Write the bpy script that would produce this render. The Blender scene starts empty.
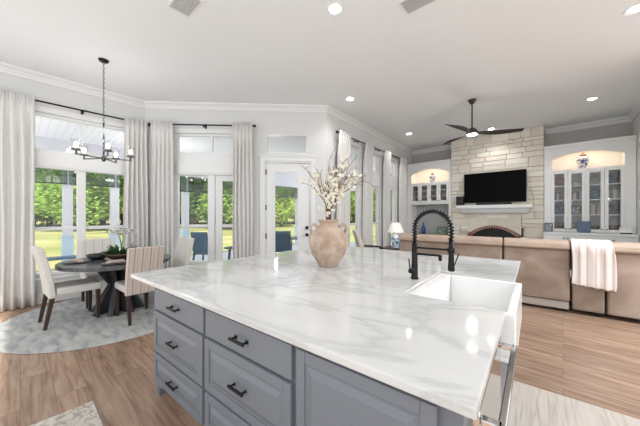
import bpy, bmesh, math, random
from mathutils import Vector, Matrix
random.seed(7)
PI = math.pi
scene = bpy.context.scene
COL = scene.collection

# ------------------------------------------------------------------ camera, world, sun, exposure
cam_d = bpy.data.cameras.new('camera'); cam = bpy.data.objects.new('camera', cam_d); COL.objects.link(cam)
cam.location = (0, 0, 1.45); cam.rotation_euler = (PI/2, 0, math.radians(42.0))
cam_d.sensor_width = 36; cam_d.lens = 270/640*36; cam_d.shift_y = 0.003; cam_d.clip_start = 0.03; cam_d.clip_end = 500
scene.camera = cam
scene.view_settings.view_transform = 'Standard'; scene.view_settings.look = 'None'
scene.view_settings.gamma = 1; scene.view_settings.use_curve_mapping = False
scene.view_settings.exposure = 0.24
world = bpy.data.worlds.new('world'); scene.world = world; world.use_nodes = True
wn = world.node_tree.nodes; wl = world.node_tree.links; wn.clear()
wo = wn.new('ShaderNodeOutputWorld'); wb = wn.new('ShaderNodeBackground'); wb.inputs['Color'].default_value = (0.93, 0.965, 1.0, 1)
wb.inputs['Strength'].default_value = 1.15; wl.new(wb.outputs[0], wo.inputs[0])
sd = bpy.data.lights.new('sun', 'SUN'); sun = bpy.data.objects.new('sun', sd); COL.objects.link(sun)
sd.energy = 6.4; sd.angle = 0.03; sd.color = (1.0, 0.96, 0.86); sun.rotation_euler = (math.radians(38), 0, math.radians(60)); sun.location = (0, 0, 30)
def area(name, loc, sx, sy, power, rot=(0, 0, 0), color=(0.94, 0.975, 1.0)):
    d = bpy.data.lights.new(name, 'AREA'); d.shape = 'RECTANGLE'; d.size = sx; d.size_y = sy; d.energy = power; d.color = color
    o = bpy.data.objects.new(name, d); o.location = loc; o.rotation_euler = rot; COL.objects.link(o); return o
def point_light(name, loc, power, radius=0.15, color=(0.97, 0.985, 1.0)):
    d = bpy.data.lights.new(name, 'POINT'); d.energy = power; d.shadow_soft_size = radius; d.color = color
    o = bpy.data.objects.new(name, d); o.location = loc; COL.objects.link(o); return o
area('kitchen_fill', (0.8, -0.9, 3.6), 1.2, 1.0, 25)  # unseen fill over the kitchen, added to brighten the room
area('living_fill', (2.5, 4.6, 3.7), 1.6, 2.2, 215)  # added fill right of frame, brightens the chimney and built-ins
# unseen fill points added behind the camera to lift the ceiling; chandelier and fan lights
point_light('kitchen_fill_point', (1.6, -1.0, 2.2), 45, 0.06); point_light('kitchen_fill_point', (-2.2, -1.2, 2.2), 30, 0.06)
point_light('chandelier_light', (-5.07, 0.83, 2.75), 8, 0.2); point_light('fan_light', (-1.354, 6.05, 2.60), 4, 0.08)
for v_ in (-1.0, 2.6, 6.5, 10): point_light('porch_fill', (-8.2, v_, 2.3), 48, 0.1)  # added fill without fixtures, brightens the porch ceiling behind the transoms

# ------------------------------------------------------------------ materials
MATS = {}
def mat(name, col, rough=0.5, metal=0.0, spec=0.5, **k):
    if name in MATS: return MATS[name]
    m = bpy.data.materials.new(name); m.use_nodes = True; b = m.node_tree.nodes['Principled BSDF']
    b.inputs['Base Color'].default_value = (*col, 1); b.inputs['Roughness'].default_value = rough
    b.inputs['Metallic'].default_value = metal; b.inputs['Specular IOR Level'].default_value = spec
    if 'emit' in k:
        b.inputs['Emission Color'].default_value = (*k.get('ecol', col), 1); b.inputs['Emission Strength'].default_value = k['emit']
    # small procedural tonal variation
    v = k.get('var', 0.06)
    if v:
        n = m.node_tree.nodes; l = m.node_tree.links
        tc = n.new('ShaderNodeTexCoord'); nz = n.new('ShaderNodeTexNoise'); nz.inputs['Scale'].default_value = k.get('scale', 6)
        nz.inputs['Detail'].default_value = 4; l.new(tc.outputs['Object'], nz.inputs['Vector'])
        mx = n.new('ShaderNodeMix'); mx.data_type = 'RGBA'
        mx.inputs[6].default_value = (*[c*(1-v) for c in col], 1); mx.inputs[7].default_value = (*[min(1, c*(1+v)) for c in col], 1)
        l.new(nz.outputs['Fac'], mx.inputs[0]); l.new(mx.outputs[2], b.inputs['Base Color'])
        if k.get('bump'):
            bp = n.new('ShaderNodeBump'); bp.inputs['Strength'].default_value = k['bump']; bp.inputs['Distance'].default_value = 0.01
            nb = n.new('ShaderNodeTexNoise'); nb.inputs['Scale'].default_value = k.get('bscale', 80); l.new(tc.outputs['Object'], nb.inputs['Vector'])
            l.new(nb.outputs['Fac'], bp.inputs['Height']); l.new(bp.outputs[0], b.inputs['Normal'])
    MATS[name] = m; return m
def nodes(m):
    return m.node_tree.nodes, m.node_tree.links, m.node_tree.nodes['Principled BSDF']
def ramp(n, stops):
    r = n.new('ShaderNodeValToRGB'); e = r.color_ramp.elements
    while len(e) < len(stops): e.new(0.5)
    for x, (p, c) in zip(e, stops): x.position = p; x.color = (*c, 1)
    return r
def glass_mat(name, tint=(1, 1, 1), refl=0.07):
    if name in MATS: return MATS[name]
    m = bpy.data.materials.new(name); m.use_nodes = True; n = m.node_tree.nodes; l = m.node_tree.links; n.clear()
    o = n.new('ShaderNodeOutputMaterial'); t = n.new('ShaderNodeBsdfTransparent'); t.inputs[0].default_value = (*tint, 1)
    g = n.new('ShaderNodeBsdfGlossy'); g.inputs['Roughness'].default_value = 0.02; x = n.new('ShaderNodeMixShader')
    lw = n.new('ShaderNodeLayerWeight'); lw.inputs['Blend'].default_value = 0.5
    pw = n.new('ShaderNodeMath'); pw.operation = 'POWER'; pw.inputs[1].default_value = 4.5; l.new(lw.outputs['Facing'], pw.inputs[0])
    ma = n.new('ShaderNodeMath'); ma.operation = 'MULTIPLY_ADD'; ma.inputs[1].default_value = 0.55; ma.inputs[2].default_value = refl*0.5; l.new(pw.outputs[0], ma.inputs[0])
    l.new(ma.outputs[0], x.inputs[0]); l.new(t.outputs[0], x.inputs[1]); l.new(g.outputs[0], x.inputs[2]); l.new(x.outputs[0], o.inputs[0])
    MATS[name] = m; return m

WALL = mat('wall_paint', (0.70, 0.70, 0.69), 0.7, var=0.015)
CEIL = mat('ceiling_paint', (0.85, 0.86, 0.865), 0.8, var=0.01)
TRIM = mat('trim_white', (0.80, 0.80, 0.795), 0.4, var=0.01)
CABW = mat('cabinet_white', (0.90, 0.905, 0.905), 0.4, var=0.01)
GREYREC = mat('recess_grey', (0.50, 0.49, 0.47), 0.7, var=0.02)
BLACK = mat('black_metal', (0.012, 0.012, 0.013), 0.35, 0.6, var=0)
BRONZE = mat('dark_bronze', (0.07, 0.055, 0.045), 0.4, 0.6, var=0.05)
STEEL = mat('stainless', (0.62, 0.61, 0.60), 0.12, 1.0, var=0.02)
NICKEL = mat('nickel', (0.13, 0.125, 0.12), 0.3, 1.0, var=0.02)
PORC = mat('porcelain', (0.86, 0.86, 0.85), 0.15, var=0)
BLUEGREY = mat('cabinet_blue_grey', (0.155, 0.17, 0.195), 0.42, var=0.04, scale=3)
PORCH = mat('porch_white', (0.60, 0.60, 0.63), 0.6, var=0.02)
GLASS = glass_mat('window_glass')
CUP = glass_mat('cup_glass', (0.97, 0.97, 0.97))

def fabric(name, col, bump=0.3, rough=0.9, v=0.05):
    m = mat(name, col, rough, spec=0.2, var=v, scale=12, bump=bump, bscale=250); return m
CURT = fabric('curtain_linen', (0.76, 0.745, 0.72))
b = CURT.node_tree.nodes['Principled BSDF']
# floor planks running along world x
FLOOR = mat('oak_floor', (0.3, 0.18, 0.12), 0.35, var=0)
def floor_nodes():
    n, l, b = nodes(FLOOR)
    tc = n.new('ShaderNodeTexCoord')
    br = n.new('ShaderNodeTexBrick'); br.inputs['Scale'].default_value = 1; br.inputs['Brick Width'].default_value = 1.5; br.inputs['Row Height'].default_value = 0.19
    br.inputs['Mortar Size'].default_value = 0.0015; br.inputs['Color1'].default_value = (0, 0, 0, 1); br.inputs['Color2'].default_value = (1, 1, 1, 1)
    br.inputs['Mortar'].default_value = (0.3, 0.3, 0.3, 1); br.offset = 0.37; br.inputs['Bias'].default_value = 0
    l.new(tc.outputs['Object'], br.inputs['Vector'])
    mp = n.new('ShaderNodeMapping'); mp.inputs['Scale'].default_value = (1.3, 14, 1); l.new(tc.outputs['Object'], mp.inputs['Vector'])
    # shift grain per plank
    ad = n.new('ShaderNodeVectorMath'); ad.operation = 'ADD'; sc = n.new('ShaderNodeVectorMath'); sc.operation = 'SCALE'; sc.inputs['Scale'].default_value = 7
    l.new(br.outputs['Color'], sc.inputs[0]); l.new(mp.outputs[0], ad.inputs[0]); l.new(sc.outputs[0], ad.inputs[1])
    nz = n.new('ShaderNodeTexNoise'); nz.inputs['Scale'].default_value = 1.6; nz.inputs['Detail'].default_value = 8; nz.inputs['Distortion'].default_value = 0.8
    l.new(ad.outputs[0], nz.inputs['Vector'])
    r = ramp(n, [(0.22, (0.15, 0.085, 0.055)), (0.42, (0.28, 0.18, 0.125)), (0.58, (0.36, 0.245, 0.175)), (0.8, (0.46, 0.33, 0.245))])
    l.new(nz.outputs['Fac'], r.inputs[0])
    hs = n.new('ShaderNodeMix'); hs.data_type = 'RGBA'; hs.blend_type = 'MULTIPLY'; hs.inputs[0].default_value = 0.9
    r2 = ramp(n, [(0.0, (0.84, 0.83, 0.82)), (1.0, (1.08, 1.07, 1.06))]); l.new(br.outputs['Color'], r2.inputs[0])
    l.new(r.outputs[0], hs.inputs[6]); l.new(r2.outputs[0], hs.inputs[7])
    mk = n.new('ShaderNodeMix'); mk.data_type = 'RGBA'; mk.inputs[7].default_value = (0.12, 0.075, 0.055, 1)
    l.new(br.outputs['Fac'], mk.inputs[0]); l.new(hs.outputs[2], mk.inputs[6]); l.new(mk.outputs[2], b.inputs['Base Color'])
    b.inputs['Roughness'].default_value = 0.27
floor_nodes()
MARBLE = mat('marble', (0.8, 0.8, 0.79), 0.08, var=0)
def marble_nodes():
    n, l, b = nodes(MARBLE)
    tc = n.new('ShaderNodeTexCoord')
    mp = n.new('ShaderNodeMapping'); mp.inputs['Rotation'].default_value = (0, 0, 0.5); mp.inputs['Scale'].default_value = (0.5, 1.3, 1); l.new(tc.outputs['Object'], mp.inputs['Vector'])
    nz = n.new('ShaderNodeTexNoise'); nz.inputs['Scale'].default_value = 1.3; nz.inputs['Detail'].default_value = 7; nz.inputs['Roughness'].default_value = 0.62; nz.inputs['Distortion'].default_value = 1.2
    l.new(mp.outputs[0], nz.inputs['Vector'])
    # thin veins where noise crosses 0.5
    r = ramp(n, [(0.38, (0.62, 0.62, 0.61)), (0.46, (0.60, 0.60, 0.59)), (0.495, (0.50, 0.50, 0.495)), (0.53, (0.60, 0.60, 0.595)), (0.66, (0.635, 0.635, 0.625))])
    l.new(nz.outputs['Fac'], r.inputs[0])
    n2 = n.new('ShaderNodeTexNoise'); n2.inputs['Scale'].default_value = 2.0; n2.inputs['Detail'].default_value = 6; l.new(mp.outputs[0], n2.inputs['Vector'])
    r2 = ramp(n, [(0.35, (0.93, 0.93, 0.93)), (0.6, (1, 1, 1))]); l.new(n2.outputs['Fac'], r2.inputs[0])
    mx = n.new('ShaderNodeMix'); mx.data_type = 'RGBA'; mx.blend_type = 'MULTIPLY'; mx.inputs[0].default_value = 1
    l.new(r.outputs[0], mx.inputs[6]); l.new(r2.outputs[0], mx.inputs[7]); l.new(mx.outputs[2], b.inputs['Base Color'])
marble_nodes()
def stripe_mat(name, base, stripe, axis, period, frac, rough=0.9, stripe2=None):
    """woven fabric with stripes along one object axis"""
    m = mat(name, base, rough, spec=0.2, var=0); n, l, b = nodes(m)
    tc = n.new('ShaderNodeTexCoord'); sp = n.new('ShaderNodeSeparateXYZ'); l.new(tc.outputs['Object'], sp.inputs[0])
    d = n.new('ShaderNodeMath'); d.operation = 'DIVIDE'; d.inputs[1].default_value = period; l.new(sp.outputs[axis], d.inputs[0])
    f = n.new('ShaderNodeMath'); f.operation = 'FRACT'; l.new(d.outputs[0], f.inputs[0])
    s2 = stripe2 or stripe
    r = ramp(n, [(0, base), (0.5-frac/2, stripe), (0.5+frac/2, base), (0.86, s2), (0.94, base)] if stripe2 else [(0, base), (0.5-frac/2, stripe), (0.5+frac/2, base)])
    r.color_ramp.interpolation = 'CONSTANT'; l.new(f.outputs[0], r.inputs[0]); l.new(r.outputs[0], b.inputs['Base Color'])
    nb = n.new('ShaderNodeTexNoise'); nb.inputs['Scale'].default_value = 220; l.new(tc.outputs['Object'], nb.inputs['Vector'])
    bp = n.new('ShaderNodeBump'); bp.inputs['Strength'].default_value = 0.3; bp.inputs['Distance'].default_value = 0.005
    l.new(nb.outputs['Fac'], bp.inputs['Height']); l.new(bp.outputs[0], b.inputs['Normal']); return m
def noise_mat(name, stops, scale=4, rough=0.9, detail=6, stretch=(1, 1, 1), bump=0, distortion=0.5):
    if name in MATS: return MATS[name]
    m = mat(name, stops[0][1], rough, spec=0.3, var=0); n, l, b = nodes(m)
    tc = n.new('ShaderNodeTexCoord'); mp = n.new('ShaderNodeMapping'); mp.inputs['Scale'].default_value = stretch; l.new(tc.outputs['Object'], mp.inputs['Vector'])
    nz = n.new('ShaderNodeTexNoise'); nz.inputs['Scale'].default_value = scale; nz.inputs['Detail'].default_value = detail; nz.inputs['Distortion'].default_value = distortion
    l.new(mp.outputs[0], nz.inputs['Vector']); r = ramp(n, stops); l.new(nz.outputs['Fac'], r.inputs[0]); l.new(r.outputs[0], b.inputs['Base Color'])
    if bump:
        bp = n.new('ShaderNodeBump'); bp.inputs['Strength'].default_value = bump; bp.inputs['Distance'].default_value = 0.01
        l.new(nz.outputs['Fac'], bp.inputs['Height']); l.new(bp.outputs[0], b.inputs['Normal'])
    return m

# ------------------------------------------------------------------ mesh helpers
class MB:
    def __init__(s): s.bm = bmesh.new(); s.mi = 0
    def _tag(s, n0):
        if s.mi:
            for f in list(s.bm.faces)[n0:]: f.material_index = s.mi
    def box(s, x0, x1, y0, y1, z0, z1):
        n0 = len(s.bm.faces)
        v = [s.bm.verts.new((x, y, z)) for z in (z0, z1) for y in (y0, y1) for x in (x0, x1)]
        for q in ((0, 2, 3, 1), (4, 5, 7, 6), (0, 1, 5, 4), (2, 6, 7, 3), (0, 4, 6, 2), (1, 3, 7, 5)): s.bm.faces.new([v[i] for i in q])
        s._tag(n0); return s
    def hexa(s, bot, top):
        n0 = len(s.bm.faces)
        a = [s.bm.verts.new(p) for p in bot]; c = [s.bm.verts.new(p) for p in top]; n = len(a)
        s.bm.faces.new(a[::-1]); s.bm.faces.new(c)
        for i in range(n): s.bm.faces.new((a[i], a[(i+1) % n], c[(i+1) % n], c[i]))
        s._tag(n0); return s
    def prism(s, poly, z0, z1): return s.hexa([(x, y, z0) for x, y in poly], [(x, y, z1) for x, y in poly])
    def prism_y(s, poly, y0, y1):   # poly in (x,z)
        return s.hexa([(x, y1, z) for x, z in poly], [(x, y0, z) for x, z in poly])
    def prism_x(s, poly, x0, x1):   # poly in (y,z)
        return s.hexa([(x0, y, z) for y, z in poly], [(x1, y, z) for y, z in poly])
    def tube(s, pts, rad, n=10, caps=True):
        n0 = len(s.bm.faces)
        pts = [Vector(p) for p in pts]; R = rad if isinstance(rad, (list, tuple)) else [rad]*len(pts)
        prev = None; rings = []
        for i, p in enumerate(pts):
            t = (pts[min(i+1, len(pts)-1)]-pts[max(i-1, 0)]).normalized()
            if prev is None:
                u = t.cross(Vector((0, 0, 1)));
                if u.length < 1e-3: u = t.cross(Vector((1, 0, 0)))
                u.normalize()
            else:
                u = (prev - t*prev.dot(t));
                if u.length < 1e-4: u = t.orthogonal()
                u.normalize()
            prev = u; w = t.cross(u)
            rings.append([s.bm.verts.new(p+(u*math.cos(2*PI*k/n)+w*math.sin(2*PI*k/n))*R[i]) for k in range(n)])
        for a, c in zip(rings, rings[1:]):
            for k in range(n): s.bm.faces.new((a[k], a[(k+1) % n], c[(k+1) % n], c[k]))
        if caps: s.bm.faces.new(rings[0][::-1]); s.bm.faces.new(rings[-1])
        s._tag(n0); return s
    def cyl(s, p0, p1, r0, r1=None, n=16): return s.tube([p0, p1], [r0, r0 if r1 is None else r1], n)
    def lathe(s, prof, c=(0, 0, 0), n=28):
        n0 = len(s.bm.faces); rings = []
        for r, z in prof:
            if r < 1e-5: rings.append([s.bm.verts.new((c[0], c[1], c[2]+z))])
            else: rings.append([s.bm.verts.new((c[0]+r*math.cos(2*PI*k/n), c[1]+r*math.sin(2*PI*k/n), c[2]+z)) for k in range(n)])
        for a, d in zip(rings, rings[1:]):
            for k in range(n):
                k2 = (k+1) % n
                if len(a) == 1 and len(d) == 1: break
                if len(a) == 1: s.bm.faces.new((a[0], d[k2], d[k]))
                elif len(d) == 1: s.bm.faces.new((a[k], a[k2], d[0]))
                else: s.bm.faces.new((a[k], a[k2], d[k2], d[k]))
        s._tag(n0); return s
    def ball(s, c, r, sx=1, sy=1, sz=1, n=10):
        prof = [(0, -r)]+[(r*math.cos(a), r*math.sin(a)) for a in [(-0.5+(i+1)/(n))*PI for i in range(n-1)]]+[(0, r)]
        k0 = len(s.bm.verts); s.lathe(prof, (0, 0, 0), n*2); s.bm.verts.ensure_lookup_table()
        for v in list(s.bm.verts)[k0:]: v.co = Vector((v.co.x*sx+c[0], v.co.y*sy+c[1], v.co.z*sz+c[2]))
        return s
    def quad(s, a, b_, c, d):
        n0 = len(s.bm.faces); s.bm.faces.new([s.bm.verts.new(p) for p in (a, b_, c, d)]); s._tag(n0); return s
    def xf(s, M, k0=0):
        for v in list(s.bm.verts)[k0:]: v.co = M @ v.co
        return s
    def build(s, name, m, parent=None, loc=(0, 0, 0), rz=0, bevel=0, smooth=False, subsurf=0, solid=0, seg=2):
        bmesh.ops.recalc_face_normals(s.bm, faces=s.bm.faces[:])
        me = bpy.data.meshes.new(name); s.bm.to_mesh(me); s.bm.free()
        for x in (m if isinstance(m, (list, tuple)) else [m]): me.materials.append(x)
        if smooth:
            for p in me.polygons: p.use_smooth = True
        o = bpy.data.objects.new(name, me); COL.objects.link(o)
        o.location = loc; o.rotation_euler = (0, 0, rz)
        if parent: o.parent = parent
        if solid: q = o.modifiers.new('s', 'SOLIDIFY'); q.thickness = solid; q.offset = 0
        if bevel:
            q = o.modifiers.new('b', 'BEVEL'); q.width = bevel; q.segments = seg; q.limit_method = 'ANGLE'; q.angle_limit = math.radians(40)
            q.harden_normals = False
        if subsurf: q = o.modifiers.new('d', 'SUBSURF'); q.levels = subsurf; q.render_levels = subsurf
        if bevel and not smooth:
            pass
        return o
def tag(o, label, cat, group=None):
    o['label'] = label; o['category'] = cat
    if group: o['group'] = group
    return o
def thing(name, label, cat, loc=(0, 0, 0), rz=0, group=None):
    o = bpy.data.objects.new(name, None); COL.objects.link(o); o.location = loc; o.rotation_euler = (0, 0, rz); o.empty_display_size = 0.1
    return tag(o, label, cat, group)
def struct(o): o['kind'] = 'structure'; return o
def sroot(name, loc, rz):
    o = bpy.data.objects.new(name, None); COL.objects.link(o); o.location = loc; o.rotation_euler = (0, 0, rz); o['kind'] = 'structure'; return o
def dup(root, loc, rz, label, group=None):
    r = root.copy(); COL.objects.link(r); r.location = loc; r.rotation_euler = (0, 0, rz); r['label'] = label
    if group: r['group'] = group
    for ch in list(root.children):
        c = ch.copy(); COL.objects.link(c); c.parent = r
        for g in list(ch.children):
            d = g.copy(); COL.objects.link(d); d.parent = c
    return r

# ------------------------------------------------------------------ room shell
ZC = 3.75
A = Vector((-6.36, 1.71)); B = Vector((-3.74, 4.36)); W0 = Vector((-6.36, -1.6)); CC = Vector((-4.06, 9.5))
house = [(-6.36, -1.6), (-6.36, 1.71), (-3.74, 4.36), (-4.06, 9.5), (1.2, 9.5), (1.2, 6.0), (3.6, 6.0), (3.6, -1.6)]
struct(MB().prism(house, -0.12, 0).build('floor', FLOOR))
struct(MB().prism(house, ZC, ZC+0.15).build('ceiling', CEIL))
def frame(p0, p1):
    d = p1-p0; return math.atan2(d.y, d.x), d.length
def wall(name, p0, p1, holes=(), m=None, T=0.16, z1=ZC, ext=(0, 0)):
    rz, L = frame(p0, p1); mb = MB()
    xs = sorted({-ext[0], L+ext[1], *[h[0] for h in holes], *[h[1] for h in holes]}); zs = sorted({0, z1, *[h[2] for h in holes], *[h[3] for h in holes]})
    for a, c in zip(xs, xs[1:]):
        for d, e in zip(zs, zs[1:]):
            if any(h[0] <= (a+c)/2 <= h[1] and h[2] <= (d+e)/2 <= h[3] for h in holes): continue
            mb.box(a, c, 0, T, d, e)
    return struct(mb.build(name, m or WALL, None, (p0.x, p0.y, 0), rz))
SILL, TOP = 0.42, 3.14
# left wall: s = V + 3.2
wall('wall_left', W0, A, [(1.6-0.0, 1.6+1.45, SILL, TOP)], ext=(0, 0.06))
wall('wall_diagonal', A, B, [(0.58, 1.90, SILL, TOP), (2.42, 3.40, 0, 2.58), (2.44, 3.32, 2.74, 3.16)], ext=(0, 0))
WIN = [(0.66, 1.44), (1.82, 2.58), (2.94, 3.72)]
wall('wall_windows', B, CC, [(a, c, SILL, TOP) for a, c in WIN], ext=(0, 0.2))
struct(MB().box(-4.25, 1.36, 9.5, 9.66, 0, ZC).build('wall_fireplace', GREYREC))
struct(MB().box(1.2, 1.36, 6.0, 9.5, 0, ZC).build('wall_right', WALL))
# crown moulding along a wall (interior side y<0)
CROWN = [(0, -0.13), (-0.018, -0.13), (-0.022, -0.10), (-0.05, -0.055), (-0.085, -0.03), (-0.09, 0), (0, 0)]
def crown(name, p0, p1, a0=0, a1=0):
    rz, L = frame(p0, p1)
    n = len(CROWN)
    # mitre: x offset grows with depth
    bot = [(0 - y*a0, y, ZC+z) for y, z in CROWN]; top = [(L + y*a1, y, ZC+z) for y, z in CROWN]
    return struct(MB().hexa(bot, top).build(name, TRIM, None, (p0.x, p0.y, 0), rz))
t8 = math.tan(math.radians(22.5))
crown('trim_1', W0, A, 0, t8); crown('trim_2', A, B, t8, -t8); crown('trim_3', B, CC, -t8, 1)
struct(MB().hexa([(-4.04, 9.5+y, ZC+z) for y, z in CROWN], [(-2.6, 9.5+y, ZC+z) for y, z in CROWN]).build('trim_4', TRIM))
struct(MB().hexa([(-0.365, 9.5+y, ZC+z) for y, z in CROWN], [(1.2, 9.5+y, ZC+z) for y, z in CROWN]).build('trim_5', TRIM))
struct(MB().hexa([(1.2+y, 9.5, ZC+z) for y, z in CROWN], [(1.2+y, 6.0, ZC+z) for y, z in CROWN]).build('trim_6', TRIM))
def baseboard(name, p0, p1, s0, s1):
    rz, L = frame(p0, p1)
    return struct(MB().box(s0, s1, -0.018, 0, 0, 0.14).box(s0, s1, -0.012, 0, 0.14, 0.16).build(name, TRIM, None, (p0.x, p0.y, 0), rz))
baseboard('baseboard_left', W0, A, 0, 3.3); baseboard('baseboard_diagonal', A, B, 0, 2.33); baseboard('baseboard_windows', B, CC, 0, 4.6)

# ------------------------------------------------------------------ windows
def window(name, p0, p1, s0, s1, zt, mull=None, hb=2.23, casing=True, leaf=False):
    """zt = transom sill height, hb = head of lower lights, mull = (a,b) centre mullion"""
    rz, L = frame(p0, p1); r = sroot(name, (p0.x, p0.y, 0), rz)
    fr = MB()
    y0, y1 = 0.03, 0.12
    fr.box(s0, s0+0.06, y0, y1, SILL, TOP).box(s1-0.06, s1, y0, y1, SILL, TOP).box(s0+0.06, s1-0.06, y0, y1, TOP-0.05, TOP).box(s0+0.06, s1-0.06, y0, y1, SILL, SILL+0.07)
    fr.build('window_frame', TRIM, r, bevel=0.004)
    cells = [(s0+0.06, s1-0.06)]
    if mull:
        MB().box(mull[0], mull[1], y0-0.01, y1, SILL+0.07, hb).box((mull[0]+mull[1])/2-0.025, (mull[0]+mull[1])/2+0.025, y0+0.01, y1, zt, TOP-0.05).build('mullion', TRIM, r, bevel=0.004)
        cells = [(s0+0.06, mull[0]), (mull[1], s1-0.06)]
    hd = MB().box(s0+0.06, s1-0.06, y0-0.005, y1, hb, zt)
    hd.box(s0+0.06, s1-0.06, y0-0.04, y0-0.005, hb+0.03, hb+0.28).box(s0+0.07, s1-0.07, y0-0.03, y0-0.005, hb, hb+0.03)
    hd.build('header_panel', TRIM, r, bevel=0.004)
    for i, (a, c) in enumerate(cells):
        MB().box(a, c, 0.06, 0.10, 1.19, 1.25).build('meeting_rail', TRIM, r, bevel=0.004)
        if leaf and i == 1:
            MB().box(a+0.02, a+0.15, 0.055, 0.1, SILL+0.07, hb-0.05).box(a+0.02, c, 0.056, 0.099, hb-0.12, hb).build('sash_stile', TRIM, r, bevel=0.005)
        MB().box(a, c, 0.078, 0.084, SILL+0.07, hb).build('window_pane', GLASS, r)
    MB().box(s0+0.06, s1-0.06, 0.078, 0.084, zt, TOP-0.05).build('transom_pane', GLASS, r)
    if casing:
        MB().box(s0-0.09, s0, -0.02, 0, SILL-0.02, TOP+0.09).box(s1, s1+0.09, -0.02, 0, SILL-0.02, TOP+0.09).box(s0, s1, -0.02, 0, TOP, TOP+0.09).build('casing', TRIM, r, bevel=0.004)
    MB().box(s0-0.11, s1+0.11, -0.06, 0.03, SILL-0.035, SILL).box(s0-0.09, s1+0.09, -0.02, 0, SILL-0.13, SILL-0.035).build('window_sill', TRIM, r, bevel=0.005)
    return r
window('window_1', W0, A, 1.6, 3.05, 2.54, (1.6+0.675, 1.6+0.79))
window('window_2', A, B, 0.58, 1.90, 2.74, (1.25, 1.38), 2.28, leaf=True)
for i, (a, c) in enumerate(WIN): window('window_%d' % (i+3), B, CC, a, c, 2.66, None, 2.25)
# transom over the door
rz45, L45 = frame(A, B)
r = sroot('window_6', (A.x, A.y, 0), rz45)
MB().box(2.44, 2.465, 0.01, 0.14, 2.74, 3.16).box(3.295, 3.32, 0.01, 0.14, 2.74, 3.16).box(2.465, 3.295, 0.01, 0.14, 3.13, 3.16).box(2.465, 3.295, 0.01, 0.14, 2.74, 2.765).build('window_frame', TRIM, r)
MB().box(2.465, 3.295, 0.06, 0.066, 2.765, 3.13).build('transom_pane', GLASS, r)
# patio door
dr = sroot('door_1', (A.x, A.y, 0), rz45)
MB().box(2.33, 2.42, -0.025, 0, 0, 2.67).box(3.40, 3.49, -0.025, 0, 0, 2.67).box(2.42, 3.40, -0.025, 0, 2.58, 2.67).box(2.30, 3.52, -0.035, 0, 2.67, 2.70).build('casing', TRIM, dr, bevel=0.005)
MB().box(2.42, 2.45, 0, 0.16, 0, 2.58).box(3.37, 3.40, 0, 0.16, 0, 2.58).box(2.45, 3.37, 0, 0.16, 2.55, 2.58).build('door_jamb', TRIM, dr)
MB().box(2.455, 2.64, 0.02, 0.065, 0.02, 2.54).box(3.12, 3.365, 0.02, 0.065, 0.02, 2.54).box(2.64, 3.12, 0.02, 0.065, 2.36, 2.54).box(2.64, 3.12, 0.02, 0.065, 0.02, 0.36)\
    .box(2.62, 2.645, 0.008, 0.02, 0.34, 2.38).box(3.115, 3.14, 0.008, 0.02, 0.34, 2.38).box(2.645, 3.115, 0.008, 0.02, 2.355, 2.38).box(2.645, 3.115, 0.008, 0.02, 0.34, 0.365).build('door_slab', TRIM, dr, bevel=0.003)
MB().box(2.64, 3.12, 0.04, 0.046, 0.36, 2.36).build('door_glass', GLASS, dr)
for z in (0.35, 0.95, 1.55, 2.30): MB().box(2.44, 2.462, -0.004, 0.03, z, z+0.11).build('hinge', BRONZE, dr)
MB().cyl((3.31, 0.02, 1.03), (3.31, -0.03, 1.03), 0.034).cyl((3.31, -0.03, 1.03), (3.31, -0.055, 1.03), 0.012).ball((3.31, -0.075, 1.03), 0.03).build('door_knob', BLACK, dr, smooth=True)
MB().cyl((3.31, 0.02, 1.18), (3.31, -0.02, 1.18), 0.035).build('deadbolt', BLACK, dr)

# ------------------------------------------------------------------ curtains and rods
def curtain(p0, p1, s0, s1, ztop, label, folds, seed=0, yc=-0.12, z0=0.012):
    rz, L = frame(p0, p1); rnd = random.Random(seed); w = s1-s0; n = folds*10; rows = 14
    ph = [rnd.uniform(-0.6, 0.6) for _ in range(folds+2)]; am = [rnd.uniform(0.7, 1.2) for _ in range(folds+2)]
    mb = MB(); g = []
    for j in range(rows+1):
        v = j/rows; z = ztop+(z0-ztop)*v; row = []
        d = min(1, v*6)
        for i in range(n+1):
            u = i/n; f = u*folds; k = int(f)
            a = 0.012+0.036*d*am[min(k, folds)]
            yy = yc-0.05*max(0, 1-v*8)+a*math.sin(2*PI*f+0.5*ph[min(k, folds)]*v)+0.012*math.sin(3*v+seed)
            if v < 0.06: yy += 0.012*math.sin(6*PI*f)
            spread = 1+0.05*v*math.sin(seed)
            row.append(mb.bm.verts.new((s0+w*(0.5+(u-0.5)*spread)+0.008*math.sin(7*v+k), yy, z)))
        g.append(row)
    for a, c in zip(g, g[1:]):
        for i in range(n): mb.bm.faces.new((a[i], a[i+1], c[i+1], c[i]))
    o = mb.build('curtain', CURT, None, (p0.x, p0.y, 0), rz, smooth=True, solid=0.006)
    return tag(o, label, 'curtain', 'floor length linen curtains')
def rod(p0, p1, s0, s1, z, label, br):
    rz, L = frame(p0, p1); r = thing('curtain_rod', label, 'curtain rod', (p0.x, p0.y, 0), rz, 'black curtain rods')
    MB().cyl((s0, -0.12, z), (s1, -0.12, z), 0.014).build('rod', BLACK, r, smooth=True)
    for s in (s0, s1): MB().cyl((s-0.02, -0.12, z), (s+0.02, -0.12, z), 0.024).build('finial', BLACK, r, smooth=True)
    for s in br: MB().box(s-0.01, s+0.01, -0.12, 0, z-0.012, z+0.004).box(s-0.015, s+0.015, -0.008, 0, z-0.06, z+0.03).box(s-0.012, s+0.012, -0.135, -0.105, z-0.05, z-0.014).build('bracket', BLACK, r)
ZR = 3.275
curtain(W0, A, 1.6-0.55, 1.6+0.15, ZR+0.045, 'cream linen curtain at the far left edge, beside the dining window', 7, 1)
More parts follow.
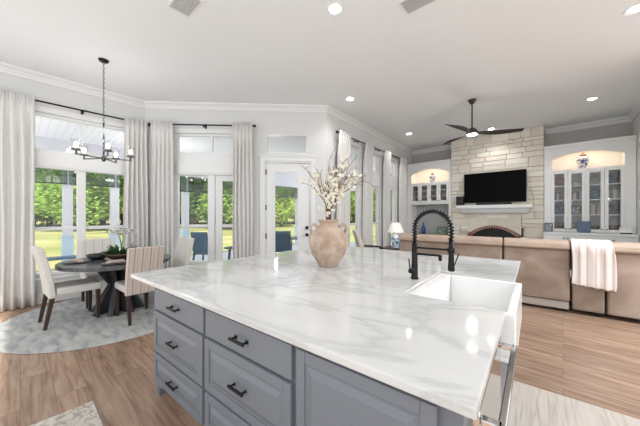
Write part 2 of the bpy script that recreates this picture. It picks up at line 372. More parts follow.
curtain(W0, A, 1.6+1.33, 1.6+1.72, ZR+0.045, 'cream linen curtain right of the dining window, near the wall corner', 5, 2)
rod(W0, A, 1.6-0.6, 1.6+1.75, ZR, 'black curtain rod above the wide dining window', [1.6+0.735])
curtain(A, B, 0.20, 0.63, ZR+0.045, 'cream linen curtain left of the window behind the dining table', 5, 3)
curtain(A, B, 1.80, 2.20, ZR+0.045, 'cream linen curtain between the diagonal window and the patio door', 5, 4)
rod(A, B, 0.16, 2.24, ZR, 'black curtain rod over the window left of the patio door', [1.22])
for k, (a, c, tx) in enumerate([(0.25, 0.70, 'cream linen curtain nearest the patio door on the living room side, behind the branches'),
                            (1.42, 1.82, 'cream linen curtain between first and second living room windows'),
                            (2.56, 2.94, 'cream linen curtain between second and third living room windows'),
                            (3.72, 4.2, 'cream linen curtain nearest the left built-in cabinet')]):
    curtain(B, CC, a, c, ZR+0.01, tx, 5, 11+k)
rod(B, CC, 0.22, 1.52, ZR-0.03, 'black curtain rod over the living room window nearest the patio door', [1.1])
rod(B, CC, 1.60, 2.70, ZR-0.03, 'black curtain rod over the middle living room window', [2.25])
rod(B, CC, 2.78, 4.22, ZR-0.03, 'black curtain rod over the living room window nearest the built-ins', [3.4])

# ------------------------------------------------------------------ porch and garden
porch_poly = [(-6.52, -3.5), (-6.52, 1.78), (-3.92, 4.43), (-4.30, 12), (-10.0, 12), (-10.0, -3.5)]
struct(MB().prism(porch_poly, -0.15, -0.02).build('porch_floor', mat('porch_deck', (0.56, 0.60, 0.66), 0.6, var=0.05)))
pc = mat('porch_ceiling', (0.88, 0.87, 0.88), 0.7, var=0)
def beadboard():
    n, l, b = nodes(pc); tc = n.new('ShaderNodeTexCoord'); w = n.new('ShaderNodeTexWave'); w.inputs['Scale'].default_value = 2.2; w.bands_direction = 'Y'
    l.new(tc.outputs['Object'], w.inputs['Vector']); r = ramp(n, [(0.0, (0.78, 0.77, 0.78)), (0.15, (0.88, 0.86, 0.88))]); l.new(w.outputs['Fac'], r.inputs[0]); l.new(r.outputs[0], b.inputs['Base Color'])
beadboard()
struct(MB().prism(porch_poly, 3.42, 3.56).build('porch_ceiling', pc))
struct(MB().box(-10.0, -9.75, -3.5, 12, 2.75, 3.42).box(-9.75, -4.35, 11.8, 12, 2.75, 3.42).build('porch_beam', PORCH))
COLS = [-2.4, -0.9, 0.85, 1.87, 3.88, 6.4, 9.3, 11.6]
for i, v in enumerate(COLS):
    c = thing('porch_column', 'square white porch column on a pale blue base beyond the windows', 'column', (-9.87, v, -0.02), 0, 'columns along the porch edge')
    MB().box(-0.10, 0.10, -0.10, 0.10, 0.9, 2.77).build('shaft', PORCH, c, bevel=0.01)
    MB().box(-0.115, 0.115, -0.115, 0.115, 0, 0.88).box(-0.13, 0.13, -0.13, 0.13, 0.88, 0.92).build('pedestal', mat('pedestal_blue', (0.55, 0.68, 0.78), 0.6, var=0.03), c, bevel=0.01)
SCREEN = glass_mat('solar_screen', (0.55, 0.62, 0.56))
for i, (a, c) in enumerate(zip(COLS, COLS[1:])):
    r = thing('roller_blind', 'dark mesh roll-down shade half lowered under the porch beam', 'shade', (-9.70, (a+c)/2, 2.78), 0, 'mesh shades along the porch edge')
    h = (c-a)/2
    MB().box(-0.004, 0.004, -h+0.02, h-0.02, -0.50, 0).build('mesh', SCREEN, r)
    MB().box(-0.015, 0.015, -h+0.02, h-0.02, -0.53, -0.50).build('hem_bar', BLACK, r)
GRASS = noise_mat('lawn_grass', [(0.3, (0.15, 0.19, 0.065)), (0.5, (0.27, 0.28, 0.11)), (0.7, (0.45, 0.40, 0.22))], scale=0.35, stretch=(1, 0.4, 1), distortion=1.0)
lawn = MB().prism([(-140, -80), (-10.0, -80), (-10.0, 130), (-140, 130)], -0.6, -0.35).build('lawn', GRASS); lawn['kind'] = 'structure'
def leafy(m):
    n, l, b = nodes(m); o = n['Material Output']; t = n.new('ShaderNodeBsdfTranslucent'); x = n.new('ShaderNodeMixShader'); x.inputs[0].default_value = 0.45
    l.new(b.inputs['Base Color'].links[0].from_socket, t.inputs['Color']); l.new(b.outputs[0], x.inputs[1]); l.new(t.outputs[0], x.inputs[2]); l.new(x.outputs[0], o.inputs[0])
BARK = mat('bark', (0.10, 0.075, 0.055), 0.9, var=0.2)
LEAFS = [noise_mat('leaf_green_%s' % k, s, scale=0.8) for k, s in zip('abc', (
    [(0.3, (0.26, 0.42, 0.10)), (0.7, (0.52, 0.68, 0.22))], [(0.3, (0.36, 0.48, 0.12)), (0.7, (0.62, 0.72, 0.26))], [(0.3, (0.18, 0.34, 0.10)), (0.7, (0.42, 0.58, 0.20))]))]
for m_ in LEAFS: leafy(m_)
def tree_proto(seed, H=13.0):
    rnd = random.Random(seed); t = thing('leafy_tree', '', 'tree', (0, 0, 0), 0, 'trees beyond the lawn')
    tr = MB(); tr.tube([(0, 0, 0), (rnd.uniform(-.2, .2), rnd.uniform(-.2, .2), H*0.3), (rnd.uniform(-.5, .5), rnd.uniform(-.5, .5), H*0.75)], [0.28, 0.2, 0.07], 8)
    blobs = []
    for k in range(20):
        a = k*2.4+rnd.uniform(-.4, .4); hh = (0.15+0.77*(k+0.5)/20)*H; rr = rnd.uniform(1.2, 3.4)*(1.15-hh/H*0.7)
        e = (rr*math.cos(a), rr*math.sin(a), hh); blobs.append((e, rnd.uniform(1.3, 2.2)))
        tr.tube([(0, 0, max(H*0.2, hh-2.2)), (e[0]*0.6, e[1]*0.6, hh-0.8), e], [0.09, 0.06, 0.03], 5)
    tr.build('trunk', BARK, t)
    lf = MB()
    for (c, R) in blobs:
        for _ in range(420):
            d = Vector((rnd.gauss(0, 1), rnd.gauss(0, 1), rnd.gauss(0, .7))).normalized()*R*rnd.uniform(0.55, 1.05)
            p = Vector(c)+d; u = Vector((rnd.uniform(-1, 1), rnd.uniform(-1, 1), rnd.uniform(-.6, .6))).normalized()*rnd.uniform(0.15, 0.25); w = u.cross(Vector((rnd.uniform(-1, 1), rnd.uniform(-1, 1), 1))).normalized()*0.15
            lf.quad(p-u, p-w, p+u, p+w)
    lf.build('foliage', LEAFS[seed % 3], t); return t
protos = [tree_proto(s) for s in (0, 1, 2)]
rnd = random.Random(5); used = [False]*3; cams = math.radians(42)
k = 0
for ring, (d0, cnt) in enumerate([(40, 5), (56, 44), (66, 50)]):
    for i in range(cnt):
        ang = math.radians(50)+cams+(-math.radians(78)*(i+rnd.uniform(0.1, 0.9))/cnt) if ring else math.radians(46)+cams-math.radians(42)*(i+0.5)/cnt
        # angle measured from +V axis towards -U
        d = d0+rnd.uniform(-4, 5)
        p = (-d*math.sin(ang), d*math.cos(ang), -0.35)
        j = k % 3; k += 1
        lab = ('tall leafy tree standing alone on the lawn' if ring == 0 else 'leafy green tree in the row behind the lawn')
        if not used[j]: o = protos[j]; used[j] = True; o.location = p; o['label'] = lab
        else: o = dup(protos[j], p, rnd.uniform(0, 6), lab)
        o['group'] = 'single trees on the lawn' if ring == 0 else 'trees beyond the lawn'
        sc = rnd.uniform(0.8, 1.1); o.scale = (sc*1.1, sc*1.1, sc)

# porch furniture: blue chairs round a small table, seen through the glass
PBLUE = mat('porch_blue', (0.09, 0.15, 0.21), 0.6, var=0.1)
pf = thing('porch_chair', 'dark blue outdoor chair seen through the patio door glass', 'chair', (0, 0, 0), 0, 'blue chairs on the porch')
MB().box(-0.25, 0.25, -0.25, 0.25, 0.40, 0.47).build('seat', PBLUE, pf, bevel=0.02)
MB().hexa([(-0.25, -0.25, 0.47), (0.25, -0.25, 0.47), (0.25, -0.20, 0.47), (-0.25, -0.20, 0.47)], [(-0.23, -0.38, 1.02), (0.23, -0.38, 1.02), (0.23, -0.34, 1.02), (-0.23, -0.34, 1.02)]).build('backrest', PBLUE, pf, bevel=0.015)
for sx in (-1, 1):
    for sy in (-1, 1): MB().hexa([(sx*0.25-.02, sy*0.26-.02, 0), (sx*0.25+.02, sy*0.26-.02, 0), (sx*0.25+.02, sy*0.26+.02, 0), (sx*0.25-.02, sy*0.26+.02, 0)], [(sx*0.22-.02, sy*0.22-.02, 0.4), (sx*0.22+.02, sy*0.22-.02, 0.4), (sx*0.22+.02, sy*0.22+.02, 0.4), (sx*0.22-.02, sy*0.22+.02, 0.4)]).build('leg', PBLUE, pf)
    MB().box(sx*0.25-.025, sx*0.25+.025, -0.27, 0.22, 0.62, 0.65).box(sx*0.25-.02, sx*0.25+.02, 0.18, 0.22, 0.45, 0.62).build('armrest', PBLUE, pf)
CP = [((-6.08, 5.12), 0.85, 'dark blue outdoor chair seen through the patio door glass'), ((-7.35, 3.45), 0.6, 'dark outdoor chair behind the left pane of the diagonal window'),
      ((-6.55, 4.35), -0.5, 'dark outdoor chair at the right edge of the diagonal window')]
for i, ((x, y), a, lab) in enumerate(CP):
    if i == 0: pf.location = (x, y, -0.02); pf.rotation_euler = (0, 0, a); pf['label'] = lab
    else: dup(pf, (x, y, -0.02), a, lab)
def outdoor_table(x, y, lab, r=0.45, h=0.7):
    t = thing('porch_table', lab, 'table', (x, y, -0.02), 0, 'tables on the porch')
    MB().lathe([(0, h-0.03), (r, h-0.03), (r, h), (0, h)]).build('table_top', PBLUE, t)
    for a in (0.4, 2.0, 3.5, 5.1): MB().cyl((r*0.8*math.cos(a), r*0.8*math.sin(a), 0), (r*0.6*math.cos(a), r*0.6*math.sin(a), h-0.03), 0.02).build('leg', PBLUE, t)
outdoor_table(-6.75, 6.25, 'round dark outdoor table beyond the patio door')
outdoor_table(-7.0, 4.1, 'small dark outdoor table behind the diagonal window', 0.28, 0.55)
bn = thing('garden_bench', 'dark backless bench on the porch outside the dining window', 'bench', (-8.9, 0.75, -0.02), PI/2)
MB().box(-0.7, 0.7, -0.18, 0.18, 0.42, 0.47).build('seat', PBLUE, bn, bevel=0.01)
for s in (-0.55, 0.55): MB().box(s-0.03, s+0.03, -0.15, 0.15, 0, 0.42).build('leg', PBLUE, bn)

# ------------------------------------------------------------------ fireplace
STN = [mat('limestone_%s' % n, c, 0.85, var=0.10, scale=9, bump=0.5, bscale=30) for n, c in (('cream', (0.81, 0.75, 0.66)), ('pale', (0.85, 0.80, 0.72)), ('tan', (0.77, 0.70, 0.60)), ('sand', (0.82, 0.77, 0.68)))]
MORT = mat('mortar', (0.74, 0.68, 0.59), 0.9)
FX0, FX1, FV = -2.60, -0.365, 9.0
fp = struct(MB().box(FX0+0.01, FX1-0.01, FV+0.07, 9.5, 1.3, ZC).build('wall_chimney', MORT))
struct(MB().box(FX0+0.01, -2.15, FV+0.07, 9.5, 0, 1.3).build('wall_chimney_left', MORT)); struct(MB().box(-0.80, FX1-0.01, FV+0.07, 9.5, 0, 1.3).build('wall_chimney_right', MORT))
rnd = random.Random(3); sm = MB(); z = 0.0
FC, AR, ASP, ARISE = -1.475, 0.64, 0.90, 0.25
def arch_z(x):    # segmental arch outer line
    q = 1-((x-FC)/AR)**2
    return ASP+ARISE*max(0, q) if q > 0 else 0
while z < ZC-0.02:
    h = rnd.choice([0.1, 0.14, 0.18, 0.22, 0.27]); h = min(h, ZC-z)
    if ZC-z-h < 0.08: h = ZC-z
    x = FX0
    while x < FX1-0.01:
        w = rnd.uniform(0.18, 0.55); w = min(w, FX1-x)
        if FX1-x-w < 0.12: w = FX1-x
        cells = [(z, z+h)]
        if h > 0.2 and rnd.random() < 0.45: m_ = z+h*rnd.uniform(0.4, 0.6); cells = [(z, m_), (m_, z+h)]
        for a, c in cells:
            # keep clear of the firebox arch
            x0, x1 = x+0.004, x+w-0.004
            az = max(arch_z(x0), arch_z(x1), arch_z((x0+x1)/2))
            if az > a:
                if az < c-0.03: a = az
                else:
                    # trim sideways if partly outside
                    if x0 < FC-AR < x1: x1 = FC-AR
                    elif x0 < FC+AR < x1: x0 = FC+AR
                    else: continue
                    if x1-x0 < 0.03: continue
            d = rnd.uniform(0, 0.014); sm.mi = rnd.randrange(4)
            sm.box(x0, x1, FV-d, FV+0.07, a+0.004, c-0.004)
        x += w
    z += h
# infill above arch haunches
so = struct(sm.build('wall_stone', STN, None, bevel=0.008))
mb = MB()
# spandrel fill between arch and stones
N = 24
for i in range(N):
    xa = FC-AR+2*AR*i/N; xb = FC-AR+2*AR*(i+1)/N; za, zb = arch_z(xa+1e-4), arch_z(xb-1e-4)
    mb.hexa([(xa, FV+0.005, za), (xb, FV+0.005, zb), (xb, FV+0.06, zb), (xa, FV+0.06, za)], [(xa, FV+0.005, 1.5), (xb, FV+0.005, 1.5), (xb, FV+0.06, 1.5), (xa, FV+0.06, 1.5)])
struct(mb.build('trim_7', STN[0]))
fb = thing('fireplace_insert', 'arched black firebox ringed with red brick under the white mantel', 'fireplace', (FC, FV, 0), 0)
bk = MB(); nb = 30; mr = MB()
for i in range(nb):
    a0 = PI-PI*(i+0.11)/nb; a1 = PI-PI*(i+0.89)/nb
    def P2(a, ro): x_ = AR*ro*math.cos(a); return (x_, ASP-(1-ro)*0.55+ARISE*(1-math.cos(a)**2))
    p = [P2(a0, 1), P2(a1, 1), P2(a1, 0.87), P2(a0, 0.87)]
    bk.hexa([(x, -0.03, z) for x, z in p], [(x, 0.05, z) for x, z in p])
    b0_, b1_ = PI-PI*i/nb, PI-PI*(i+1)/nb; p = [P2(b0_, 1), P2(b1_, 1), P2(b1_, 0.88), P2(b0_, 0.88)]; mr.hexa([(x, -0.022, z) for x, z in p], [(x, 0.045, z) for x, z in p])
for s in (-1, 1):
    for j in range(8): bk.box(s*AR if s < 0 else AR*0.87, -AR*0.87 if s < 0 else AR, -0.03, 0.05, j*ASP/8+0.004, (j+1)*ASP/8-0.004)
mr.build('mortar_ring', MORT, fb)
bk.build('brick_surround', mat('red_brick', (0.26, 0.12, 0.085), 0.85, var=0.35, scale=25), fb, bevel=0.003)
SOOT = mat('soot_black', (0.012, 0.012, 0.012), 0.8, var=0)
MB().box(-0.62, 0.62, 0.42, 0.45, 0, 1.3).box(-0.62, -0.60, 0.05, 0.42, 0, 1.3).box(0.60, 0.62, 0.05, 0.42, 0, 1.3).box(-0.6, 0.6, 0.05, 0.42, 1.25, 1.28).box(-0.6, 0.6, 0.05, 0.42, 0, 0.03).build('firebox', SOOT, fb)
poly = [(-AR*0.85, 0.05)]+[(AR*0.88*math.cos(PI-PI*i/20), ASP-0.07+ARISE*(1-math.cos(PI*i/20)**2)) for i in range(21)]+[(AR*0.85, 0.05)]
MB().prism_y([(x, z) for x, z in poly], 0.02, 0.035).build('fire_screen', mat('screen_black', (0.02, 0.02, 0.02), 0.6, 0.3, var=0), fb)
mt = thing('mantel_shelf', 'white moulded mantel shelf below the television', 'mantel', (-1.48, FV-0.02, 1.5), 0)
MB().hexa([(-0.80, -0.10, 0), (0.80, -0.10, 0), (0.80, 0.0, 0), (-0.80, 0.0, 0)], [(-0.86, -0.20, 0.14), (0.86, -0.20, 0.14), (0.86, 0.0, 0.14), (-0.86, 0.0, 0.14)]).build('moulding', CABW, mt, bevel=0.02)
MB().box(-0.90, 0.90, -0.26, 0, 0.14, 0.23).build('shelf', CABW, mt, bevel=0.008)
tv = thing('television', 'wide black flat television on the stone chimney', 'television', (-1.46, FV-0.06, 1.80), 0)
MB().box(-0.745, 0.745, -0.045, 0, 0, 0.86).build('bezel', mat('tv_bezel', (0.01, 0.01, 0.01), 0.4, var=0), tv, bevel=0.005)
MB().box(-0.735, 0.735, -0.048, -0.045, 0.012, 0.85).build('screen', mat('tv_screen', (0.003, 0.003, 0.003), 0.3, spec=0.04, var=0), tv)
MB().box(-0.2, 0.2, 0, 0.035, 0.2, 0.6).build('wall_bracket', BLACK, tv)
tag(MB().box(-0.42, 0.42, -0.05, 0.05, 0, 0.06).build('soundbar', mat('tv_bezel', (0, 0, 0)), None, (-1.45, FV-0.16, 1.732), bevel=0.01), 'slim black soundbar lying on the mantel below the television', 'soundbar')
tag(MB().box(-0.1, 0.1, -0.08, 0.08, 0, 0.27).build('speaker', mat('tv_bezel', (0, 0, 0)), None, (-2.30, FV-0.13, 1.732), bevel=0.01), 'small black speaker box at the left end of the mantel', 'speaker')

# ------------------------------------------------------------------ built-in cabinets
NICHE = mat('niche_paint', (0.82, 0.80, 0.76), 0.6, var=0.01)
CGLASS = glass_mat('cabinet_glass', (0.96, 0.965, 0.97))
INNER = mat('cabinet_inner', (0.72, 0.70, 0.67), 0.7, var=0.04)
def arch_face(mb, x0, x1, zs, za, ztop, y0, y1, N=20):
    c = (x0+x1)/2; w = (x1-x0)/2
    for i in range(N):
        xa = x0+(x1-x0)*i/N; xb = x0+(x1-x0)*(i+1)/N
        f = lambda x: zs+(za-zs)*(1-((x-c)/w)**2)
        mb.hexa([(xa, y0, f(xa)), (xb, y0, f(xb)), (xb, y1, f(xb)), (xa, y1, f(xa))], [(xa, y0, ztop), (xb, y0, ztop), (xb, y1, ztop), (xa, y1, ztop)])
def glass_door(parent, x0, x1, z0, z1, hs, handle_side, rows):
    d = MB(); st = 0.06
    d.box(x0, x0+st, -0.02, 0, z0, z1).box(x1-st, x1, -0.02, 0, z0, z1).box(x0+st, x1-st, -0.02, 0, z1-st, z1).box(x0+st, x1-st, -0.02, 0, z0, z0+st)
    o = d.build('cabinet_door', CABW, parent, bevel=0.003)
    MB().box(x0+st, x1-st, -0.010, -0.006, z0+st, z1-st).build('door_glass', CGLASS, o)
    hx = x0+0.035 if handle_side < 0 else x1-0.035
    MB().cyl((hx, -0.02, z0+0.06), (hx, -0.04, z0+0.06), 0.014).build('knob', BLACK, o)
def panel_door(parent, x0, x1, z0, z1, side):
    o = MB().box(x0, x1, -0.02, 0, z0, z1).build('cabinet_door', CABW, parent, bevel=0.003)
    MB().box(x0+0.07, x1-0.07, -0.024, -0.02, z0+0.07, z1-0.07).build('raised_panel', CABW, o, bevel=0.003)
    hx = x0+0.035 if side < 0 else x1-0.035
    MB().cyl((hx, -0.02, z1-0.06), (hx, -0.04, z1-0.06), 0.014).build('knob', BLACK, o)
# ---- right unit U -0.365..1.18
R0, R1 = -0.36, 1.19
rb = thing('built_in_cabinet', 'tall white arched built-in with four long glass doors right of the chimney', 'cabinet', (0, FV, 0), 0)
a0, a1 = -0.225, 1.02
body = MB().box(R0, a0, 0, 0.48, 1.03, 3.10).box(a1, R1, 0, 0.48, 1.03, 3.10).box(a0, a1, 0.46, 0.48, 1.03, 3.10)
arch_face(body, a0, a1, 2.83, 2.97, 3.10, 0, 0.03); body.box(a0, a1, 0.03, 0.46, 3.07, 3.10).box(a0, a1, 0.02, 0.46, 2.53, 2.57)
body.build('body', CABW, rb, bevel=0.003)
MB().box(R0-0.0, R1, -0.03, 0.5, 3.10, 3.14).box(R0, R1, -0.06, 0.5, 3.14, 3.19).build('top_moulding', CABW, rb, bevel=0.006)
MB().box(a0, a1, 0.44, 0.458, 1.05, 2.53).box(a0+0.0, a0+0.012, 0.03, 0.44, 1.05, 2.53).box(a1-0.012, a1, 0.03, 0.44, 1.05, 2.53).build('cabinet_lining', INNER, rb)
SH = [1.05, 1.46, 1.82, 2.17]
sh = MB()
for zz in SH: sh.box(a0+0.012, a1-0.012, 0.03, 0.44, zz-0.02, zz)
sh.build('shelf', CABW, rb)
dw = (a1-a0)/4
MB().box(a0+2*dw-0.02, a0+2*dw+0.02, 0.021, 0.44, 1.05, 2.53).build('divider', CABW, rb)
for i in range(4): glass_door(rb, a0+dw*i+0.003, a0+dw*(i+1)-0.003, 1.05, 2.53, None, 1 if i % 2 == 0 else -1, 4)
MB().box(R0-0.0, R1, -0.30, 0.48, 0.98, 1.03).build('countertop', CABW, rb, bevel=0.006)
MB().box(R0, R1, -0.26, 0.45, 0, 0.98).build('base', CABW, rb)
bb = bpy.data.objects.new('base_doors', None)
for i in range(4):
    x0 = R0+0.03+(R1-R0-0.06)/4*i
    o = MB().box(x0+0.005, x0+(R1-R0-0.06)/4-0.005, -0.28, -0.26, 0.12, 0.95).box(x0+0.075, x0+(R1-R0-0.06)/4-0.075, -0.285, -0.28, 0.2, 0.87).build('cabinet_door', CABW, rb, bevel=0.003)
    hx = x0+(R1-R0-0.06)/4-0.04 if i % 2 == 0 else x0+0.04
    MB().cyl((hx, -0.28, 0.89), (hx, -0.30, 0.89), 0.014).build('knob', BLACK, o)
# ---- left unit
L0, L1 = -4.02, -2.61
lb = thing('built_in_cabinet', 'white arched built-in with short glass doors over a grey nook, left of the chimney', 'cabinet', (0, FV, 0), 0)
b0, b1 = -3.88, -2.67
body = MB().box(L0, b0, 0, 0.48, 0, 3.10).box(b1, L1, 0, 0.48, 0, 3.10).box(b0, b1, 0.46, 0.48, 0, 3.10)
arch_face(body, b0, b1, 2.80, 2.97, 3.10, 0, 0.03); body.box(b0, b1, 0.03, 0.46, 3.07, 3.10).box(b0, b1, 0.02, 0.46, 2.48, 2.52).box(b0, b1, 0, 0.46, 1.80, 1.86)
body.build('body', CABW, lb, bevel=0.003)
MB().box(L0, L1, -0.03, 0.5, 3.10, 3.14).box(L0, L1, -0.06, 0.5, 3.14, 3.19).build('top_moulding', CABW, lb, bevel=0.006)
MB().box(b0, b1, 0.44, 0.458, 1.86, 2.48).build('cabinet_lining', INNER, lb)
MB().box(b0, b1, 0.44, 0.458, 0.80, 1.80).build('nook_panel', mat('nook_grey', (0.52, 0.52, 0.51), 0.7, var=0.03), lb)
MB().box(b0, b1, 0.03, 0.44, 2.06, 2.075).box(b0, b1, 0.03, 0.44, 2.26, 2.275).build('shelf', CABW, lb)
dw2 = (b1-b0)/4
for i in range(4):
    x0, x1 = b0+dw2*i+0.003, b0+dw2*(i+1)-0.003
    glass_door(lb, x0, x1, 1.86, 2.48, None, 1 if i % 2 == 0 else -1, 3)
MB().box(b0, b1, -0.06, 0.44, 0.74, 0.80).build('desk_top', mat('dark_granite', (0.03, 0.028, 0.026), 0.25, var=0.3, scale=40), lb, bevel=0.004)
MB().box(b0, b1, 0.0, 0.42, 0.0, 0.55).build('base', CABW, lb)
MB().box(b0, b1, 0.01, 0.42, 0.55, 0.74).build('drawer_box', mat('dark_walnut', (0.07, 0.04, 0.03), 0.5, var=0.2), lb)
for nm, x in (('niche_lamp', 0.4), ('niche_lamp', -3.27)):
    area(nm, (x, FV+0.12, 3.05), 0.8, 0.08, 3.0, (0, 0, 0), (1, 0.72, 0.46))

# ---- objects in the built-ins
BLUEW = noise_mat('blue_white_glaze', [(0.42, (0.06, 0.12, 0.35)), (0.5, (0.75, 0.78, 0.82))], scale=16, rough=0.2, detail=3, distortion=1.5)
def ginger_jar(x, y, z, h, label):
    t = thing('ginger_jar', label, 'jar', (x, y, z), 0)
    s = h/0.4
    MB().lathe([(0, 0), (0.06*s, 0), (0.065*s, 0.02*s), (0.055*s, 0.04*s), (0.085*s, 0.12*s), (0.115*s, 0.2*s), (0.1*s, 0.26*s), (0.06*s, 0.29*s), (0.05*s, 0.3*s), (0, 0.3*s)]).build('body', BLUEW, t, smooth=True)
    MB().lathe([(0, 0.30*s), (0.062*s, 0.30*s), (0.06*s, 0.33*s), (0.03*s, 0.355*s), (0.012*s, 0.36*s), (0.018*s, 0.38*s), (0, 0.4*s)]).build('lid', mat('gold_lid', (0.20, 0.13, 0.08), 0.35, 0.4), t, smooth=True)
ginger_jar(0.36, FV+0.22, 2.571, 0.42, 'blue and white ginger jar in the lit arch of the right built-in')
ginger_jar(-3.25, FV+0.22, 2.521, 0.36, 'blue and white ginger jar in the lit arch of the left built-in')
def frame_item(x, y, z, w, h, col, label, pic=(0.6, 0.6, 0.58), rz=0, lean=0.12):
    t = thing('picture_frame', label, 'picture frame', (x, y, z), rz)
    k = h*lean
    def slab(a, c, d, e, y0, y1): return [(a, y0+d*lean, d), (c, y0+d*lean, d), (c, y1+d*lean, d), (a, y1+d*lean, d)], [(a, y0+e*lean, e), (c, y0+e*lean, e), (c, y1+e*lean, e), (a, y1+e*lean, e)]
    f = MB(); fw = w*0.13
    for a, c, d, e in ((-w/2, -w/2+fw, 0, h), (w/2-fw, w/2, 0, h), (-w/2+fw, w/2-fw, 0, fw), (-w/2+fw, w/2-fw, h-fw, h)): f.hexa(*slab(a, c, d, e, -0.01, 0.01))
    f.build('frame', mat('frame_%d%d%d' % tuple(int(v*99) for v in col), col, 0.5), t)
    p = MB().hexa(*slab(-w/2+fw, w/2-fw, fw, h-fw, -0.002, 0.006)); p.build('picture', noise_mat('pic_%d%d' % (int(w*1000), int(x*100)), [(0.4, tuple(v*0.4 for v in pic)), (0.6, pic)], scale=14), t)
def books(x0, y, z, specs, where):
    x = x0
    for (w, h, col, cn) in specs:
        t = thing('book', '%s book standing %s' % (cn, where), 'book', (x+w/2, y, z), 0, 'books in the right built-in')
        MB().box(-w/2, w/2, -0.07, 0.07, 0, h).build('cover', mat('book_'+cn.replace(' ', '_'), col, 0.6), t, bevel=0.002)
        MB().box(-w/2+0.003, w/2-0.003, -0.065, 0.066, h-0.001, h+0.001).build('page_block', mat('pages', (0.75, 0.7, 0.6), 0.8), t)
        x += w+0.002
def round_plate(x, y, z, r, m, label, cat='plate'):
    o = MB().lathe([(0, 0), (r*0.6, 0.0), (r, 0.02), (r, 0.026), (r*0.6, 0.010), (0, 0.010)]); o.xf(Matrix.Translation((0, 0, r)) @ Matrix.Rotation(math.radians(78), 4, 'X'))
    tag(o.build('decorative_plate', m, None, (x, y, z), smooth=True), label, cat)
def pot(x, y, z, r, h, m, label, name='bowl', cat='bowl'):
    tag(MB().lathe([(0, 0), (r*0.5, 0), (r*0.9, h*0.4), (r, h), (r*0.92, h), (r*0.8, h*0.45), (0, h*0.1)]).build(name, m, None, (x, y, z), smooth=True), label, cat)
TER = mat('wood_plate', (0.30, 0.17, 0.09), 0.5, var=0.2); SLATE = mat('slate_blue', (0.13, 0.19, 0.27), 0.5, var=0.15); CREAM = mat('cream_ceramic', (0.72, 0.68, 0.6), 0.35)
cx = [a0+dw*(i+0.5) for i in range(4)]; yb = FV+0.24
z1, z2, z3, z4 = SH
round_plate(cx[0], yb, z4, 0.12, TER, 'round brown plate on the top shelf behind the first glass door')
books(cx[0]-0.1, yb, z3, [(0.04, 0.2, (0.10, 0.13, 0.17), 'navy'), (0.05, 0.17, (0.45, 0.44, 0.42), 'grey'), (0.04, 0.19, (0.16, 0.13, 0.12), 'dark brown')], 'on the third shelf behind the first glass door')
frame_item(cx[0], yb, z2, 0.19, 0.26, (0.10, 0.13, 0.18), 'dark blue picture frame on the second shelf behind the first glass door', (0.25, 0.3, 0.38))
frame_item(cx[0], yb, z1, 0.2, 0.22, (0.25, 0.16, 0.12), 'brown picture frame on the lowest shelf behind the first glass door', (0.4, 0.3, 0.26))
pot(cx[1], yb, z4, 0.09, 0.09, CREAM, 'small cream bowl on the top shelf behind the second glass door')
books(cx[1]-0.11, yb, z3, [(0.05, 0.2, (0.42, 0.30, 0.28), 'rose'), (0.06, 0.17, (0.62, 0.58, 0.52), 'tan'), (0.05, 0.2, (0.12, 0.1, 0.1), 'black'), (0.04, 0.18, (0.5, 0.42, 0.4), 'dusty pink')], 'on the third shelf behind the second glass door')
frame_item(cx[1], yb, z2, 0.19, 0.22, (0.12, 0.11, 0.10), 'black framed photo on the second shelf behind the second glass door', (0.7, 0.7, 0.68))
frame_item(cx[1], yb, z1, 0.19, 0.22, (0.55, 0.50, 0.42), 'pale picture frame on the lowest shelf behind the second glass door', (0.5, 0.42, 0.42))
round_plate(cx[2], yb, z4, 0.11, mat('grey_plate', (0.35, 0.36, 0.34), 0.4), 'round grey plate on the top shelf behind the third glass door')
pot(cx[2], yb, z3, 0.11, 0.24, SLATE, 'slate blue pot on the third shelf behind the third glass door', 'pot', 'pot')
books(cx[2]-0.11, yb, z2, [(0.05, 0.24, (0.32, 0.26, 0.2), 'olive brown'), (0.07, 0.27, (0.68, 0.64, 0.56), 'ivory'), (0.04, 0.22, (0.28, 0.2, 0.14), 'chestnut'), (0.05, 0.25, (0.5, 0.45, 0.38), 'beige')], 'on the second shelf behind the third glass door')
pot(cx[2], yb, z1, 0.09, 0.14, mat('dark_pot', (0.10, 0.09, 0.08), 0.5), 'small dark pot on the lowest shelf behind the third glass door', 'pot', 'pot')
frame_item(cx[3], yb, z4, 0.19, 0.26, (0.09, 0.11, 0.16), 'navy picture frame on the top shelf behind the fourth glass door', (0.16, 0.2, 0.26))
books(cx[3]-0.11, yb, z3, [(0.05, 0.24, (0.55, 0.52, 0.46), 'oatmeal'), (0.05, 0.26, (0.3, 0.28, 0.25), 'taupe'), (0.05, 0.22, (0.6, 0.57, 0.5), 'cream'), (0.05, 0.25, (0.4, 0.38, 0.33), 'stone grey')], 'on the third shelf behind the fourth glass door')
frame_item(cx[3], yb, z2, 0.2, 0.25, (0.14, 0.13, 0.15), 'charcoal picture frame on the second shelf behind the fourth glass door', (0.30, 0.22, 0.26))
pot(cx[3], yb, z1, 0.1, 0.16, mat('brown_basket', (0.14, 0.09, 0.06), 0.8, var=0.3, scale=40), 'brown basket bowl on the lowest shelf behind the fourth glass door', 'basket', 'basket')
